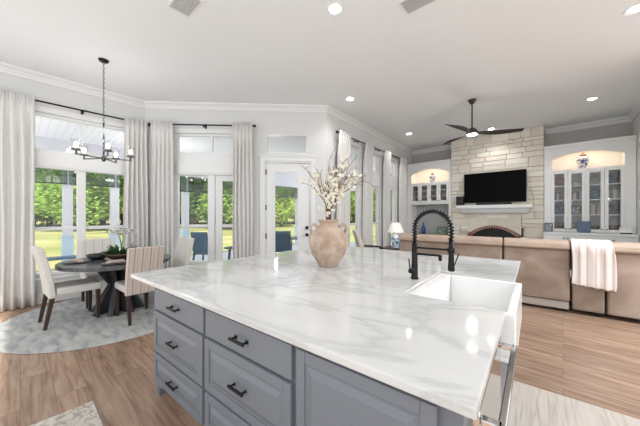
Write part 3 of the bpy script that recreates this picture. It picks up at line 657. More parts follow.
# on the right counter
frame_item(-0.27, FV-0.12, 1.031, 0.16, 0.22, (0.10, 0.11, 0.13), 'small dark framed photo on the counter at the left end of the right built-in', (0.5, 0.58, 0.62))
bt = thing('blue_ornament', 'slate blue tablet ornament on the counter in front of the middle glass doors', 'ornament', (0.36, FV-0.12, 1.031), 0)
MB().box(-0.12, 0.12, -0.015, 0.015, 0.02, 0.27).build('panel', SLATE, bt, bevel=0.03, seg=3); MB().box(-0.1, 0.1, -0.05, 0.05, 0, 0.02).build('stand', SLATE, bt)
ph = thing('desk_telephone', 'white box shaped telephone base at the right end of the counter', 'telephone', (1.02, FV-0.12, 1.031), 0)
MB().hexa([(-0.11, -0.07, 0), (0.11, -0.07, 0), (0.11, 0.07, 0), (-0.11, 0.07, 0)], [(-0.09, -0.02, 0.14), (0.09, -0.02, 0.14), (0.09, 0.06, 0.14), (-0.09, 0.06, 0.14)]).build('body', CABW, ph, bevel=0.015)
MB().box(-0.09, 0.09, -0.085, -0.072, 0.005, 0.03).build('keypad', BLACK, ph)
# left unit objects
lx = [b0+dw2*(i+0.5) for i in range(4)]
cols = [((0.10, 0.09, 0.09), 'black'), ((0.45, 0.36, 0.22), 'ochre'), ((0.12, 0.16, 0.10), 'dark green'), ((0.35, 0.16, 0.12), 'brick red'), ((0.5, 0.5, 0.46), 'pale grey'), ((0.2, 0.22, 0.28), 'steel blue')]
words = ['first', 'second', 'third', 'fourth']; rw = ['bottom', 'middle', 'top']
for i in range(4):
    for j, zz in enumerate((1.861, 2.076, 2.276)):
        c, cn = cols[(i*3+j) % 6]
        tag(MB().lathe([(0, 0), (0.04, 0), (0.07, 0.05), (0.06, 0.11), (0.03, 0.13), (0.03, 0.15), (0, 0.15)], n=16).build('small_vase', mat('book_'+cn.replace(' ', '_'), c, 0.4), None, (lx[i], FV+0.22, zz), smooth=True),
            '%s small vase on the %s shelf behind the %s short glass door' % (cn, rw[j], words[i]), 'vase')
bt = thing('blue_bottle', 'cobalt blue bottle standing in the grey nook of the left built-in', 'bottle', (-3.52, FV+0.15, 0.801), 0)
MB().lathe([(0, 0), (0.06, 0), (0.065, 0.02), (0.065, 0.22), (0.03, 0.28), (0.022, 0.36), (0, 0.36)], n=18).build('body', mat('cobalt', (0.03, 0.07, 0.28), 0.15, var=0), bt, smooth=True)
MB().lathe([(0, 0.361), (0.026, 0.361), (0.026, 0.39), (0, 0.39)], n=14).build('cap', BLACK, bt)
frame_item(-2.93, FV+0.2, 0.801, 0.32, 0.26, (0.18, 0.22, 0.14), 'wide green picture frame in the grey nook of the left built-in', (0.35, 0.5, 0.4))
pot(-3.76, FV+0.12, 0.801, 0.08, 0.12, CREAM, 'small cream bowl at the left of the grey nook')

# ------------------------------------------------------------------ kitchen island
IA = Vector((-2.90, 0.665)); IB = Vector((-0.176, 0.832)); IC = Vector((-0.345, 3.86))
irz = math.atan2(IB.y-IA.y, IB.x-IA.x); IL = (IB-IA).length; IW = (IC-IB).length
def isl(x, y): # island local (x from A along front edge, y back) -> world
    c, s = math.cos(irz), math.sin(irz); return (IA.x+c*x-s*y, IA.y+s*x+c*y)
IO = (IA.x, IA.y, 0)
SX0, SY0, SY1 = IL-0.57, 0.96, 1.84     # sink cut-out
ct = MB().prism([(0, 0), (IL, 0), (IL, SY0), (SX0, SY0), (SX0, SY1), (IL, SY1), (IL, IW), (0, IW)], 0.885, 0.92).build('island_worktop', MARBLE, None, IO, irz, bevel=0.006)
tag(ct, 'large white marble worktop with soft grey veins on the blue-grey island', 'worktop')
CX0, CX1, CY0, CY1 = 0.44, IL-0.04, 0.03, IW-0.30
def pull(parent, x, z, L=0.13):
    o = MB().cyl((x-L/2+0.015, 0, z), (x-L/2+0.015, -0.03, z), 0.006).cyl((x+L/2-0.015, 0, z), (x+L/2-0.015, -0.03, z), 0.006).box(x-L/2, x+L/2, -0.040, -0.028, z-0.007, z+0.007)\
        .box(x-L/2+0.003, x-L/2+0.027, -0.003, 0, z-0.011, z+0.011).box(x+L/2-0.027, x+L/2-0.003, -0.003, 0, z-0.011, z+0.011).build('handle', BLACK, parent, bevel=0.002)
    return o
def raised(parent, name, x0, x1, z0, z1, flat=False):
    o = MB().box(x0, x1, -0.02, 0, z0, z1)
    if not flat:
        m = 0.05
        # recessed groove imitated by frame + raised centre
        o.box(x0, x0+m, -0.026, -0.02, z0, z1).box(x1-m, x1, -0.026, -0.02, z0, z1).box(x0+m, x1-m, -0.026, -0.02, z0, z0+m).box(x0+m, x1-m, -0.026, -0.02, z1-m, z1)
        g = m+0.012; e = 0.03
        o.hexa([(x0+g, -0.02, z0+g), (x1-g, -0.02, z0+g), (x1-g, -0.02, z1-g), (x0+g, -0.02, z1-g)][::-1], [(x0+g+e, -0.029, z0+g+e), (x1-g-e, -0.029, z0+g+e), (x1-g-e, -0.029, z1-g-e), (x0+g+e, -0.029, z1-g-e)][::-1])
    return o.build(name, BLUEGREY, parent, bevel=0.003)
def unit(label, x0, x1, kind, depth=0.6):
    px, py = isl(x0, CY0+0.02); w = x1-x0
    t = thing('base_cabinet', label, 'cabinet', (px, py, 0), irz, 'blue-grey island cabinets')
    c = MB().box(0, w, 0, depth, 0.11, 0.884)
    if kind == 'left': c.box(0, 0.06, 0, depth, 0, 0.11).box(0.06, 0.11, 0.0, 0.06, 0.07, 0.11).box(0.06, w, 0.07, depth, 0, 0.11)
    else: c.box(0, w, 0.07, depth, 0, 0.11)
    c.build('carcass', BLUEGREY, t, bevel=0.002)
    g = 0.014
    if kind in ('left', 'mid'):
        for z0, z1, fl in ((0.700, 0.862, True), (0.370, 0.685, False), (0.125, 0.353, False)):
            d = raised(t, 'drawer', g if kind != 'left' else 0.02, w-g, z0, z1, fl); pull(d, w/2, (z0+z1)/2-0.0).location = (0, -0.026 if not fl else -0.02, 0)
    else:
        d = raised(t, 'cabinet_door', 0.02, w-0.07, 0.125, 0.862)
        pull(d, 0, 0, 0.13).matrix_local = Matrix.Translation((w-0.10, -0.026, 0.55)) @ Matrix.Rotation(PI/2, 4, 'Y')
    return t
X1_, X2_ = 1.235, 2.01
unit('blue-grey island drawer unit at the far left end with three black pulls', CX0, X1_, 'left')
unit('blue-grey island drawer unit in the middle, between the left drawers and the door cabinet', X1_, X2_, 'mid')
unit('blue-grey island cabinet with one tall raised panel door, nearest the camera', X2_, CX1, 'door', 0.14)
# far side and left side panels of the island body
px, py = isl(0, 0)
tag(MB().box(CX0, X2_-0.0, CY0+0.63, CY1, 0, 0.884).box(X2_, CX1-0.62, CY0+0.17, CY1, 0, 0.884).build('island_back_cabinet', BLUEGREY, None, IO, irz, bevel=0.004), 'blue-grey panelled back of the island under the marble overhang', 'cabinet')
# units on the working side (facing local +x)
tag(MB().box(CX1-0.61, CX1-0.01, SY0+0.004, SY1-0.004, 0.0, 0.62).build('sink_cabinet', BLUEGREY, None, IO, irz, bevel=0.004), 'blue-grey cabinet under the white apron sink', 'cabinet')
tag(MB().box(CX1-0.61, CX1-0.005, SY1+0.01, CY1, 0.0, 0.884).build('end_cabinet', BLUEGREY, None, IO, irz, bevel=0.004), 'blue-grey cabinet beyond the sink on the working side of the island', 'cabinet')
# farmhouse sink
snk = thing('apron_sink', 'white farmhouse apron sink set into the right edge of the marble worktop', 'sink', (IA.x, IA.y, 0), irz)
s = MB(); ax1 = IL+0.045; w_ = 0.03; zb, zt = 0.66, 0.912
s.box(SX0+0.004, ax1, SY0+0.004, SY1-0.004, 0.63, zb)
s.box(SX0+0.004, SX0+0.10, SY0+0.004, SY1-0.004, zb, zt-0.004); s.box(SX0+0.10, ax1, SY0+0.004, SY0+w_, zb, zt-0.004); s.box(SX0+0.10, ax1, SY1-w_, SY1-0.004, zb, zt-0.004)
s.box(ax1-0.045, ax1, SY0+w_, SY1-w_, zb, zt-0.004)
s.build('basin', PORC, snk, bevel=0.009, seg=3)
MB().cyl((SX0+0.27, (SY0+SY1)/2, zb), (SX0+0.27, (SY0+SY1)/2, zb+0.004), 0.045).build('drain', NICKEL, snk)
# dishwasher
dwx = CX1; dy0, dy1 = 0.13, 0.80
dwr = thing('dishwasher', 'stainless dishwasher with a bar handle under the near right edge of the marble', 'dishwasher', (IA.x, IA.y, 0), irz)
MB().box(dwx-0.58, dwx-0.01, dy0, dy1, 0.10, 0.875).build('tub', mat('tub_black', (0.02, 0.02, 0.022), 0.5, var=0), dwr)
MB().box(dwx-0.01, dwx+0.03, dy0, dy1, 0.11, 0.835).build('door_panel', STEEL, dwr, bevel=0.004)
MB().box(dwx-0.009, dwx+0.022, dy0+0.005, dy1-0.005, 0.836, 0.878).build('control_strip', BLACK, dwr)
h = MB().box(dwx+0.075, dwx+0.10, dy0-0.0, dy1+0.0, 0.785, 0.81)
for y in (dy0+0.02, dy1-0.02): h.box(dwx+0.03, dwx+0.09, y-0.015, y+0.015, 0.785, 0.81)
h.build('handle', STEEL, dwr, bevel=0.005)
MB().box(dwx-0.55, dwx-0.05, dy0, dy1, 0, 0.10).build('toe_kick', BLACK, dwr)
tag(MB().box(CX1-0.03, CX1-0.005, 0.10, dy0-0.005, 0.0, 0.884).box(CX1-0.03, CX1-0.005, dy1+0.005, SY0-0.002, 0, 0.884).build('filler_panel', BLUEGREY, None, IO, irz), 'narrow blue-grey filler strips either side of the dishwasher', 'panel')
# faucet
fx, fy = isl(IL-0.655, 1.40); FZ = 0.921
fc = thing('kitchen_faucet', 'tall black spring neck faucet behind the sink', 'faucet', (fx, fy, FZ), irz)
MB().lathe([(0, 0), (0.032, 0), (0.032, 0.012), (0.026, 0.02), (0.026, 0.12), (0.024, 0.13), (0.022, 0.30), (0, 0.30)], n=20).build('base', BLACK, fc, smooth=True)
RA = 0.14
arc = [(0, 0, 0.30), (0, 0, 0.36)]+[(RA-RA*math.cos(a), 0, 0.42+RA*math.sin(a)) for a in [PI*i/18 for i in range(19)]]+[(2*RA, 0, 0.34)]
MB().tube(arc, 0.010, 10).build('hose', BLACK, fc, smooth=True)
sp = []; 
import bisect
V3 = [Vector(p) for p in arc]; dd = [0]
for a, c in zip(V3, V3[1:]): dd.append(dd[-1]+(c-a).length)
turns = 26; NP = turns*10
for i in range(NP+1):
    q = dd[-1]*i/NP; j = min(len(V3)-2, max(0, bisect.bisect_right(dd, q)-1)); f = (q-dd[j])/(dd[j+1]-dd[j]); p = V3[j].lerp(V3[j+1], f); t = (V3[j+1]-V3[j]).normalized()
    u = Vector((0, 1, 0)); w = t.cross(u); a = 2*PI*turns*i/NP; sp.append(p+(u*math.cos(a)+w*math.sin(a))*0.019)
MB().tube(sp, 0.0046, 5).build('spring', BLACK, fc, smooth=True)
MB().lathe([(0, 0.10), (0.024, 0.10), (0.026, 0.12), (0.022, 0.15), (0.019, 0.22), (0.017, 0.34), (0, 0.34)], (2*RA, 0, 0), 18).build('spray_head', BLACK, fc, smooth=True)
MB().cyl((0, 0, 0.26), (2*RA-0.02, 0, 0.26), 0.008).lathe([(0.019, 0.24), (0.026, 0.24), (0.026, 0.28), (0.019, 0.28)], (2*RA, 0, 0), 16).build('docking_arm', BLACK, fc, smooth=True)
MB().cyl((0, 0, 0.21), (0.2, 0, 0.21), 0.010).cyl((0.2, 0, 0.215), (0.2, 0, 0.17), 0.014).build('side_spout', BLACK, fc, smooth=True)
MB().cyl((0, 0, 0.07), (-0.02, -0.05, 0.07), 0.02).cyl((-0.02, -0.045, 0.08), (-0.03, -0.05, 0.17), 0.006, 0.005).build('lever', BLACK, fc, smooth=True)
MB().cyl((2*RA+0.02, 0, 0.14), (2*RA+0.055, 0.0, 0.24), 0.004).build('spray_lever', BLACK, fc)

# ------------------------------------------------------------------ vase with branches
vx, vy = -1.82, 2.15
TERRA = noise_mat('weathered_clay', [(0.3, (0.36, 0.25, 0.18)), (0.5, (0.47, 0.35, 0.27)), (0.72, (0.56, 0.46, 0.37))], scale=9, rough=0.85, bump=0.4)
va = thing('clay_vase', 'round two-handled weathered clay urn of blossom branches on the marble island', 'vase', (vx, vy, 0.921), math.radians(42))
MB().lathe([(0, 0), (0.095, 0), (0.10, 0.01), (0.125, 0.05), (0.175, 0.13), (0.203, 0.22), (0.20, 0.29), (0.165, 0.355), (0.115, 0.395), (0.092, 0.41), (0.088, 0.44), (0.10, 0.465), (0.112, 0.47), (0.108, 0.48), (0.09, 0.475), (0.075, 0.44), (0.08, 0.41), (0, 0.38)], n=36).build('body', TERRA, va, smooth=True)
for s_ in (-1, 1):
    MB().tube([(s_*0.165, 0, 0.33), (s_*0.19, 0, 0.385), (s_*0.185, 0, 0.42), (s_*0.15, 0, 0.43), (s_*0.115, 0, 0.405), (s_*0.10, 0, 0.40)], 0.016, 10).build('handle', TERRA, va, smooth=True)
br = thing('blossom_branches', 'curly brown twigs with cream blossom standing in the clay urn', 'branches', (vx, vy, 1.33), math.radians(42))
rnd = random.Random(21); tw = MB(); bl = MB()
def blossom(mb, c, r, rnd):
    for k in range(5):
        a = rnd.uniform(0, 2*PI); b2 = rnd.uniform(-0.6, 1.0)
        d = Vector((math.cos(a)*math.cos(b2), math.sin(a)*math.cos(b2), math.sin(b2))); p = c+d*r*0.6
        mb.ball(p, r*0.55, n=4)
for k in range(30):
    a = rnd.uniform(0, 2*PI); lean = rnd.uniform(0.15, 0.75); ln = rnd.uniform(0.55, 0.80)
    if k % 3 == 0: a = rnd.choice([0, 0, PI])+rnd.uniform(-0.4, 0.4); lean = rnd.uniform(0.8, 1.3)
    p = Vector((rnd.uniform(-0.02, 0.02), rnd.uniform(-0.02, 0.02), 0.0)); curl = 0.30 if k % 3 == 0 else 0.12; d = Vector((math.cos(a)*lean*0.25, math.sin(a)*lean*0.25, 1)).normalized(); tgt = Vector((math.cos(a)*lean, math.sin(a)*lean, 1)).normalized()
    pts = [p.copy()]; R = [0.006]; n = 15; isb = (k % 2 == 0); ln *= 1.05
    for i in range(n):
        q = i/n; d = (d*0.8+tgt*0.2+Vector((0, 0, -0.12*q if k % 3 == 0 else 0))+Vector((math.sin(i*0.9+k), math.cos(i*0.7+k), math.cos(i*0.9+k)))*curl*q+Vector((rnd.uniform(-1, 1), rnd.uniform(-1, 1), rnd.uniform(-.5, .5)))*(0.08+0.34*q)).normalized()
        if pts[-1].z < 0.15: d = Vector((d.x*0.45, d.y*0.45, 1)).normalized()
        pts.append(pts[-1]+d*ln/n); R.append(0.006*(1-q*0.7))
        if isb and q > 0.2 and q < 0.92: blossom(bl, pts[-1]+Vector((rnd.uniform(-.02, .02), rnd.uniform(-.02, .02), rnd.uniform(-.01, .02))), rnd.uniform(0.017, 0.027), rnd)
        if not isb and q > 0.3 and rnd.random() < 0.35:
            e = pts[-1]; dd_ = (d+Vector((rnd.uniform(-1, 1), rnd.uniform(-1, 1), rnd.uniform(-.4, .6)))).normalized(); sub = [e]
            for _ in range(5): dd_ = (dd_+Vector((rnd.uniform(-1, 1), rnd.uniform(-1, 1), rnd.uniform(-1, 1)))*0.4).normalized(); sub.append(sub[-1]+dd_*0.03)
            tw.tube(sub, [0.0022, 0.002, 0.0018, 0.0016, 0.0013, 0.001], 4)
    tw.tube(pts, R, 5)
for (ox, oz) in ((-0.02, 0.10), (0.05, 0.14), (-0.07, 0.17), (0.0, 0.2), (0.08, 0.22), (-0.03, 0.3), (0.03, 0.28), (0.12, 0.26), (-0.02, 0.38), (0.16, 0.3)):
    for _ in range(3): blossom(bl, Vector((ox+rnd.uniform(-.03, .03), rnd.uniform(-.08, .04), oz+0.02+rnd.uniform(-.02, .02))), 0.022, rnd)
tw.build('twigs', mat('twig_brown', (0.16, 0.09, 0.06), 0.8, var=0.2), br, smooth=True)
o = bl.build('blossoms', mat('blossom_cream', (0.80, 0.75, 0.62), 0.7, var=0.08), br, smooth=True); o['kind'] = 'stuff'

# ------------------------------------------------------------------ dining corner
RUG = noise_mat('round_rug_weave', [(0.3, (0.27, 0.285, 0.30)), (0.45, (0.36, 0.375, 0.385)), (0.55, (0.44, 0.435, 0.42)), (0.7, (0.52, 0.50, 0.46))], scale=4.5, stretch=(1, 3.0, 1), detail=14, bump=0.2)
tag(MB().lathe([(0, 0.0), (1.27, 0.0), (1.28, 0.004), (1.27, 0.010), (0, 0.011)], n=96).build('round_rug', RUG, None, (-5.02, 0.98, 0.001), smooth=False), 'large round blue-grey faded rug under the dining table', 'rug')
RZ = 0.0125
DT = noise_mat('black_stained_wood', [(0.35, (0.018, 0.018, 0.02)), (0.6, (0.055, 0.056, 0.06))], scale=5, rough=0.5, stretch=(1, 8, 1))
DTOP = noise_mat('table_top_finish', [(0.35, (0.05, 0.055, 0.06)), (0.6, (0.11, 0.115, 0.12))], scale=5, rough=0.22, stretch=(1, 8, 1))
tcx, tcy = -5.05, 1.01
tb = thing('dining_table', 'round black dining table on a flared pedestal of crossed slabs', 'table', (tcx, tcy, RZ), 0)
MB().lathe([(0, 0.70), (0.66, 0.70), (0.70, 0.71), (0.70, 0.755), (0.695, 0.76), (0, 0.76)], n=72).build('table_top', [DTOP], tb)
for i in range(4):
    a = PI/4*i+0.3; m_ = MB()
    m_.hexa([(-0.34, -0.035, 0), (0.34, -0.035, 0), (0.34, 0.035, 0), (-0.34, 0.035, 0)], [(-0.13, -0.035, 0.40), (0.13, -0.035, 0.40), (0.13, 0.035, 0.40), (-0.13, 0.035, 0.40)])
    m_.hexa([(-0.13, -0.035, 0.40), (0.13, -0.035, 0.40), (0.13, 0.035, 0.40), (-0.13, 0.035, 0.40)], [(-0.32, -0.035, 0.70), (0.32, -0.035, 0.70), (0.32, 0.035, 0.70), (-0.32, 0.035, 0.70)])
    m_.build('pedestal_slab', DT, tb, rz=a, bevel=0.004)
LEGW = mat('espresso_wood', (0.045, 0.025, 0.018), 0.4, var=0.15)
def parsons_chair(label, fab, seatfab):
    t = thing('dining_chair', label, 'chair', (0, 0, RZ), 0, 'upholstered dining chairs')
    # faces +y
    MB().box(-0.235, 0.235, -0.20, 0.27, 0.40, 0.50).build('seat', seatfab, t, bevel=0.03, seg=3, smooth=False)
    k = MB()
    zs = [0.38, 0.55, 0.75, 0.9, 1.0, 1.03]; yo = [-0.20, -0.215, -0.25, -0.285, -0.31, -0.318]
    for a in range(5):
        k.hexa([(-0.24, yo[a]-0.07, zs[a]), (0.24, yo[a]-0.07, zs[a]), (0.24, yo[a], zs[a]), (-0.24, yo[a], zs[a])],
               [(-0.24, yo[a+1]-0.07, zs[a+1]), (0.24, yo[a+1]-0.07, zs[a+1]), (0.24, yo[a+1], zs[a+1]), (-0.24, yo[a+1], zs[a+1])])
    bmesh.ops.remove_doubles(k.bm, verts=k.bm.verts[:], dist=1e-5)
    inner = [f for f in k.bm.faces if abs(f.normal.z) > 0.9 and 0.39 < f.calc_center_median().z < 1.02]
    bmesh.ops.delete(k.bm, geom=inner, context='FACES_ONLY')
    k.build('backrest', fab, t, bevel=0.018, seg=3)
    for sx in (-1, 1):
        MB().hexa([(sx*0.205-.018, 0.225-.018, 0), (sx*0.205+.018, 0.225-.018, 0), (sx*0.205+.018, 0.225+.018, 0), (sx*0.205-.018, 0.225+.018, 0)],
                  [(sx*0.205-.025, 0.225-.025, 0.40), (sx*0.205+.025, 0.225-.025, 0.40), (sx*0.205+.025, 0.225+.025, 0.40), (sx*0.205-.025, 0.225+.025, 0.40)]).build('leg', LEGW, t, bevel=0.003)
        MB().hexa([(sx*0.20-.018, -0.30-.018, 0), (sx*0.20+.018, -0.30-.018, 0), (sx*0.20+.018, -0.30+.018, 0), (sx*0.20-.018, -0.30+.018, 0)],
                  [(sx*0.20-.025, -0.235-.025, 0.385), (sx*0.20+.025, -0.235-.025, 0.385), (sx*0.20+.025, -0.235+.025, 0.385), (sx*0.20-.025, -0.235+.025, 0.385)]).build('leg', LEGW, t, bevel=0.003)
    return t
LIN = fabric('chair_linen', (0.66, 0.64, 0.60))
STR = stripe_mat('chair_stripe', (0.60, 0.52, 0.465), (0.27, 0.21, 0.18), 0, 0.105, 0.10, stripe2=(0.44, 0.36, 0.31))
STR2 = stripe_mat('chair_stripe_pale', (0.68, 0.66, 0.62), (0.45, 0.43, 0.40), 0, 0.115, 0.07)
c1 = parsons_chair('cream linen dining chair seen from the side, left of the table', LIN, LIN); c1.location = (-5.03, 0.49, RZ); c1.rotation_euler = (0, 0, 0.08)
c3 = parsons_chair('pinkish striped dining chair with its back to the island corner', STR, LIN); c3.location = (-4.50, 1.12, RZ); c3.rotation_euler = (0, 0, PI/2+0.05); c3.scale = (0.9, 1, 0.98)
c2 = parsons_chair('pale striped dining chair behind the table, in front of the wide window', STR2, LIN); c2.location = (-5.66, 0.90, RZ); c2.rotation_euler = (0, 0, -PI/2)
c4 = dup(c1, (-5.03, 1.66, RZ), PI+0.1, 'cream linen dining chair at the far side of the table, before the diagonal window')
# table settings
TZ = RZ+0.7605
cb = thing('flower_centrepiece', 'dark wooden bowl of green leaves and white orchids on the dining table', 'flowers', (tcx+0.02, tcy+0.03, TZ), 0.5)
MB().lathe([(0, 0), (0.10, 0), (0.20, 0.06), (0.23, 0.10), (0.21, 0.10), (0.18, 0.065), (0, 0.03)], n=28).build('bowl', mat('walnut_bowl', (0.07, 0.04, 0.025), 0.5, var=0.2), cb, smooth=True)
rnd = random.Random(9); lf = MB()
for k in range(60):
    a = rnd.uniform(0, 2*PI); L_ = rnd.uniform(0.12, 0.24); el = rnd.uniform(0.1, 1.2); c0 = Vector((0.08*math.cos(a), 0.08*math.sin(a), 0.08))
    d = Vector((math.cos(a)*math.cos(el), math.sin(a)*math.cos(el), math.sin(el))); w = d.cross(Vector((0, 0, 1))).normalized()*0.025
    m_ = c0+d*L_*0.5+Vector((0, 0, 0.01)); lf.quad(c0, m_-w, c0+d*L_-Vector((0, 0, 0.02)), m_+w)
lf.build('leaves', mat('dark_leaf', (0.03, 0.09, 0.03), 0.5, var=0.4), cb)
st = MB(); fl = MB()
for k, a in enumerate((0.6, 2.2, 3.8, 5.2)):
    pts = [Vector((0, 0, 0.05))]; r_ = 0.13+0.05*(k % 2)
    for i in range(1, 9):
        q = i/8; pts.append(Vector((math.cos(a)*r_*q*q*1.5, math.sin(a)*r_*q*q*1.5, 0.05+0.42*math.sin(q*2.0)/math.sin(1.6)*0.95)))
    st.tube(pts, 0.004, 5)
    for i in (4, 5, 6, 7, 8):
        for _ in range(12):
            t_ = rnd.uniform(0, 2*PI); c = pts[i]; u = Vector((math.cos(t_), math.sin(t_), rnd.uniform(-.5, .5))).normalized()*0.055; w = u.cross(Vector((0.3, 0.4, 1))).normalized()*0.024
            fl.quad(c, c+u*0.5-w, c+u, c+u*0.5+w)
st.build('stems', mat('stem_green', (0.10, 0.2, 0.05), 0.6), cb); fl.build('orchid_flowers', mat('orchid_white', (0.85, 0.84, 0.82), 0.6), cb)['kind'] = 'stuff'
pot(tcx-0.22, tcy-0.22, TZ, 0.14, 0.08, mat('black_ceramic', (0.02, 0.025, 0.03), 0.3), 'shallow black bowl on the dining table, left of the flowers')
NAP = fabric('napkin_blush', (0.55, 0.45, 0.40))
for i, (x, y, a, lab) in enumerate(((-0.10, -0.47, 0.3, 'folded blush napkin on the dining table before the cream side chair'), (0.42, -0.12, 1.7, 'folded blush napkin on the dining table before the striped chair'))):
    pl = tag(MB().lathe([(0, 0), (0.09, 0), (0.155, 0.012), (0.155, 0.016), (0.09, 0.006), (0, 0.005)], n=32).build('dinner_plate', mat('slate_plate', (0.12, 0.125, 0.13), 0.3), None, (tcx+x, tcy+y, TZ), smooth=True), ('dark dinner plate under the napkin before the cream side chair', 'dark dinner plate under the napkin before the striped chair')[i], 'plate', 'dinner plates')
    k = MB().box(-0.11, 0.11, -0.035, 0.035, 0, 0.022).box(-0.09, 0.10, -0.03, 0.03, 0.022, 0.036); tag(k.build('napkin', NAP, None, (tcx+x, tcy+y, TZ+0.0125), a, bevel=0.008), lab, 'napkin', 'blush napkins')

# chandelier
chx, chy = -5.07, 0.83
ch = thing('chandelier', 'dark metal chandelier with five glass cup lights over the dining table', 'chandelier', (chx, chy, ZC), 0)
MB().lathe([(0, -0.03), (0.05, -0.03), (0.065, -0.012), (0.065, 0), (0, 0)]).build('canopy', BLACK, ch, smooth=True)
chn = MB(); z = -0.03; k = 0
while z > -0.90:
    pts = [(0.010*math.cos(t)*(1 if k % 2 else 0), 0.010*math.cos(t)*(0 if k % 2 else 1), z-0.02+0.022*math.sin(t)) for t in [2*PI*i/10 for i in range(11)]]
    chn.tube(pts, 0.003, 5); z -= 0.036; k += 1
chn.build('chain', BLACK, ch)
MB().cyl((0, 0, -0.93), (0, 0, -1.42), 0.011).build('stem', NICKEL, ch, smooth=True)
ZH = -1.46
MB().lathe([(0, ZH-0.05), (0.02, ZH-0.045), (0.03, ZH-0.02), (0.03, ZH+0.02), (0.012, ZH+0.05), (0, ZH+0.05)], n=16).build('hub', NICKEL, ch, smooth=True)
BULB = mat('bulb_glow', (1, 0.93, 0.82), 0.5, var=0, emit=14, ecol=(1, 0.9, 0.75))
for k in range(5):
    a = 2*PI*k/5-0.02; R_ = 0.33
    arm = MB().box(-0.0, R_, -0.008, 0.008, ZH-0.008, ZH+0.008).build('arm', NICKEL, ch, rz=a)
    MB().cyl((R_, 0, ZH-0.01), (R_, 0, ZH+0.05), 0.012).lathe([(0, ZH+0.05), (0.05, ZH+0.05), (0.052, ZH+0.07), (0, ZH+0.07)], (R_, 0, 0), 18).build('lamp_holder', NICKEL, arm)
    MB().lathe([(0.048, ZH+0.07), (0.054, ZH+0.20), (0.052, ZH+0.20), (0.046, ZH+0.071)], (R_, 0, 0), 20).build('glass_cup', CUP, arm, smooth=True)
    MB().ball((R_, 0, ZH+0.13), 0.023, sz=1.5, n=8).build('bulb', BULB, arm, smooth=True)

# ceiling fan
fn = thing('ceiling_fan', 'three blade dark bronze ceiling fan with a glowing light over the living room', 'ceiling fan', (-1.354, 6.05, ZC), 0)
MB().lathe([(0, -0.08), (0.03, -0.08), (0.07, -0.02), (0.075, 0), (0, 0)]).build('canopy', BRONZE, fn, smooth=True)
MB().cyl((0, 0, -0.07), (0, 0, -0.60), 0.014).build('downrod', BRONZE, fn, smooth=True)
MB().lathe([(0, -0.69), (0.10, -0.69), (0.11, -0.66), (0.09, -0.61), (0.04, -0.56), (0, -0.56)]).build('motor_housing', BRONZE, fn, smooth=True)
MB().lathe([(0, -0.72), (0.07, -0.71), (0.095, -0.69), (0, -0.69)]).build('light_lens', mat('fan_lens', (1, 0.95, 0.85), 0.5, var=0, emit=10, ecol=(1, 0.92, 0.8)), fn, smooth=True)
WALN = mat('fan_walnut', (0.035, 0.024, 0.019), 0.7, var=0.2)
for a in (30, 142, 257):
    k = MB(); N = 14; up = []; dn = []
    for i in range(N+1):
        q = i/N; r_ = 0.08+0.82*q; w = 0.03+0.075*math.sin(min(1, q*1.15)*PI*0.75)*(1-q**6*0.8); sweep = 0.05*math.sin(q*PI)
        up.append((r_, w+sweep-0.02, -0.645-0.02+0.01*q-0.014)); dn.append((r_, -w*0.8+sweep-0.02, -0.645-0.02+0.01*q+0.016))
    for i in range(N):
        k.hexa([Vector(dn[i])-Vector((0, 0, 0.008)), Vector(dn[i+1])-Vector((0, 0, 0.008)), Vector(up[i+1])-Vector((0, 0, 0.008)), Vector(up[i])-Vector((0, 0, 0.008))], [dn[i], dn[i+1], up[i+1], up[i]])
    bmesh.ops.remove_doubles(k.bm, verts=k.bm.verts[:], dist=1e-5)
    k.build('blade', WALN, fn, rz=math.radians(a))
# recessed lights
GLOW = mat('can_glow', (1, 0.97, 0.9), 0.5, var=0, emit=22, ecol=(1, 0.95, 0.88))
CANS = [(-1.892, 2.352, 'round recessed ceiling light above the island, nearest the camera'), (-3.14, 4.376, 'round recessed ceiling light near the patio door corner'),
        (-3.25, 7.387, 'round recessed ceiling light by the last living room window'), (0.426, 7.586, 'round recessed ceiling light before the right built-in'),
        (-1.43, 8.45, 'round recessed ceiling light close to the stone chimney'), (0.605, 4.60, 'round recessed ceiling light at the top right edge')]
for x, y, lab in CANS:
    t = thing('recessed_light', lab, 'ceiling light', (x, y, ZC), 0, 'recessed ceiling lights')
    MB().lathe([(0.065, -0.002), (0.095, -0.008), (0.10, 0), (0.065, 0)], n=28).build('trim_ring', TRIM, t)
    MB().lathe([(0, -0.004), (0.066, -0.003), (0.066, -0.001), (0, -0.001)], n=24).build('lens', GLOW, t)
    d = bpy.data.lights.new('can_spot', 'SPOT'); d.energy = 28; d.spot_size = math.radians(130); d.spot_blend = 0.6; d.shadow_soft_size = 0.07; d.color = (1, 0.985, 0.97)
    o = bpy.data.objects.new('can_spot', d); COL.objects.link(o); o.parent = t; o.location = (0, 0, -0.03)
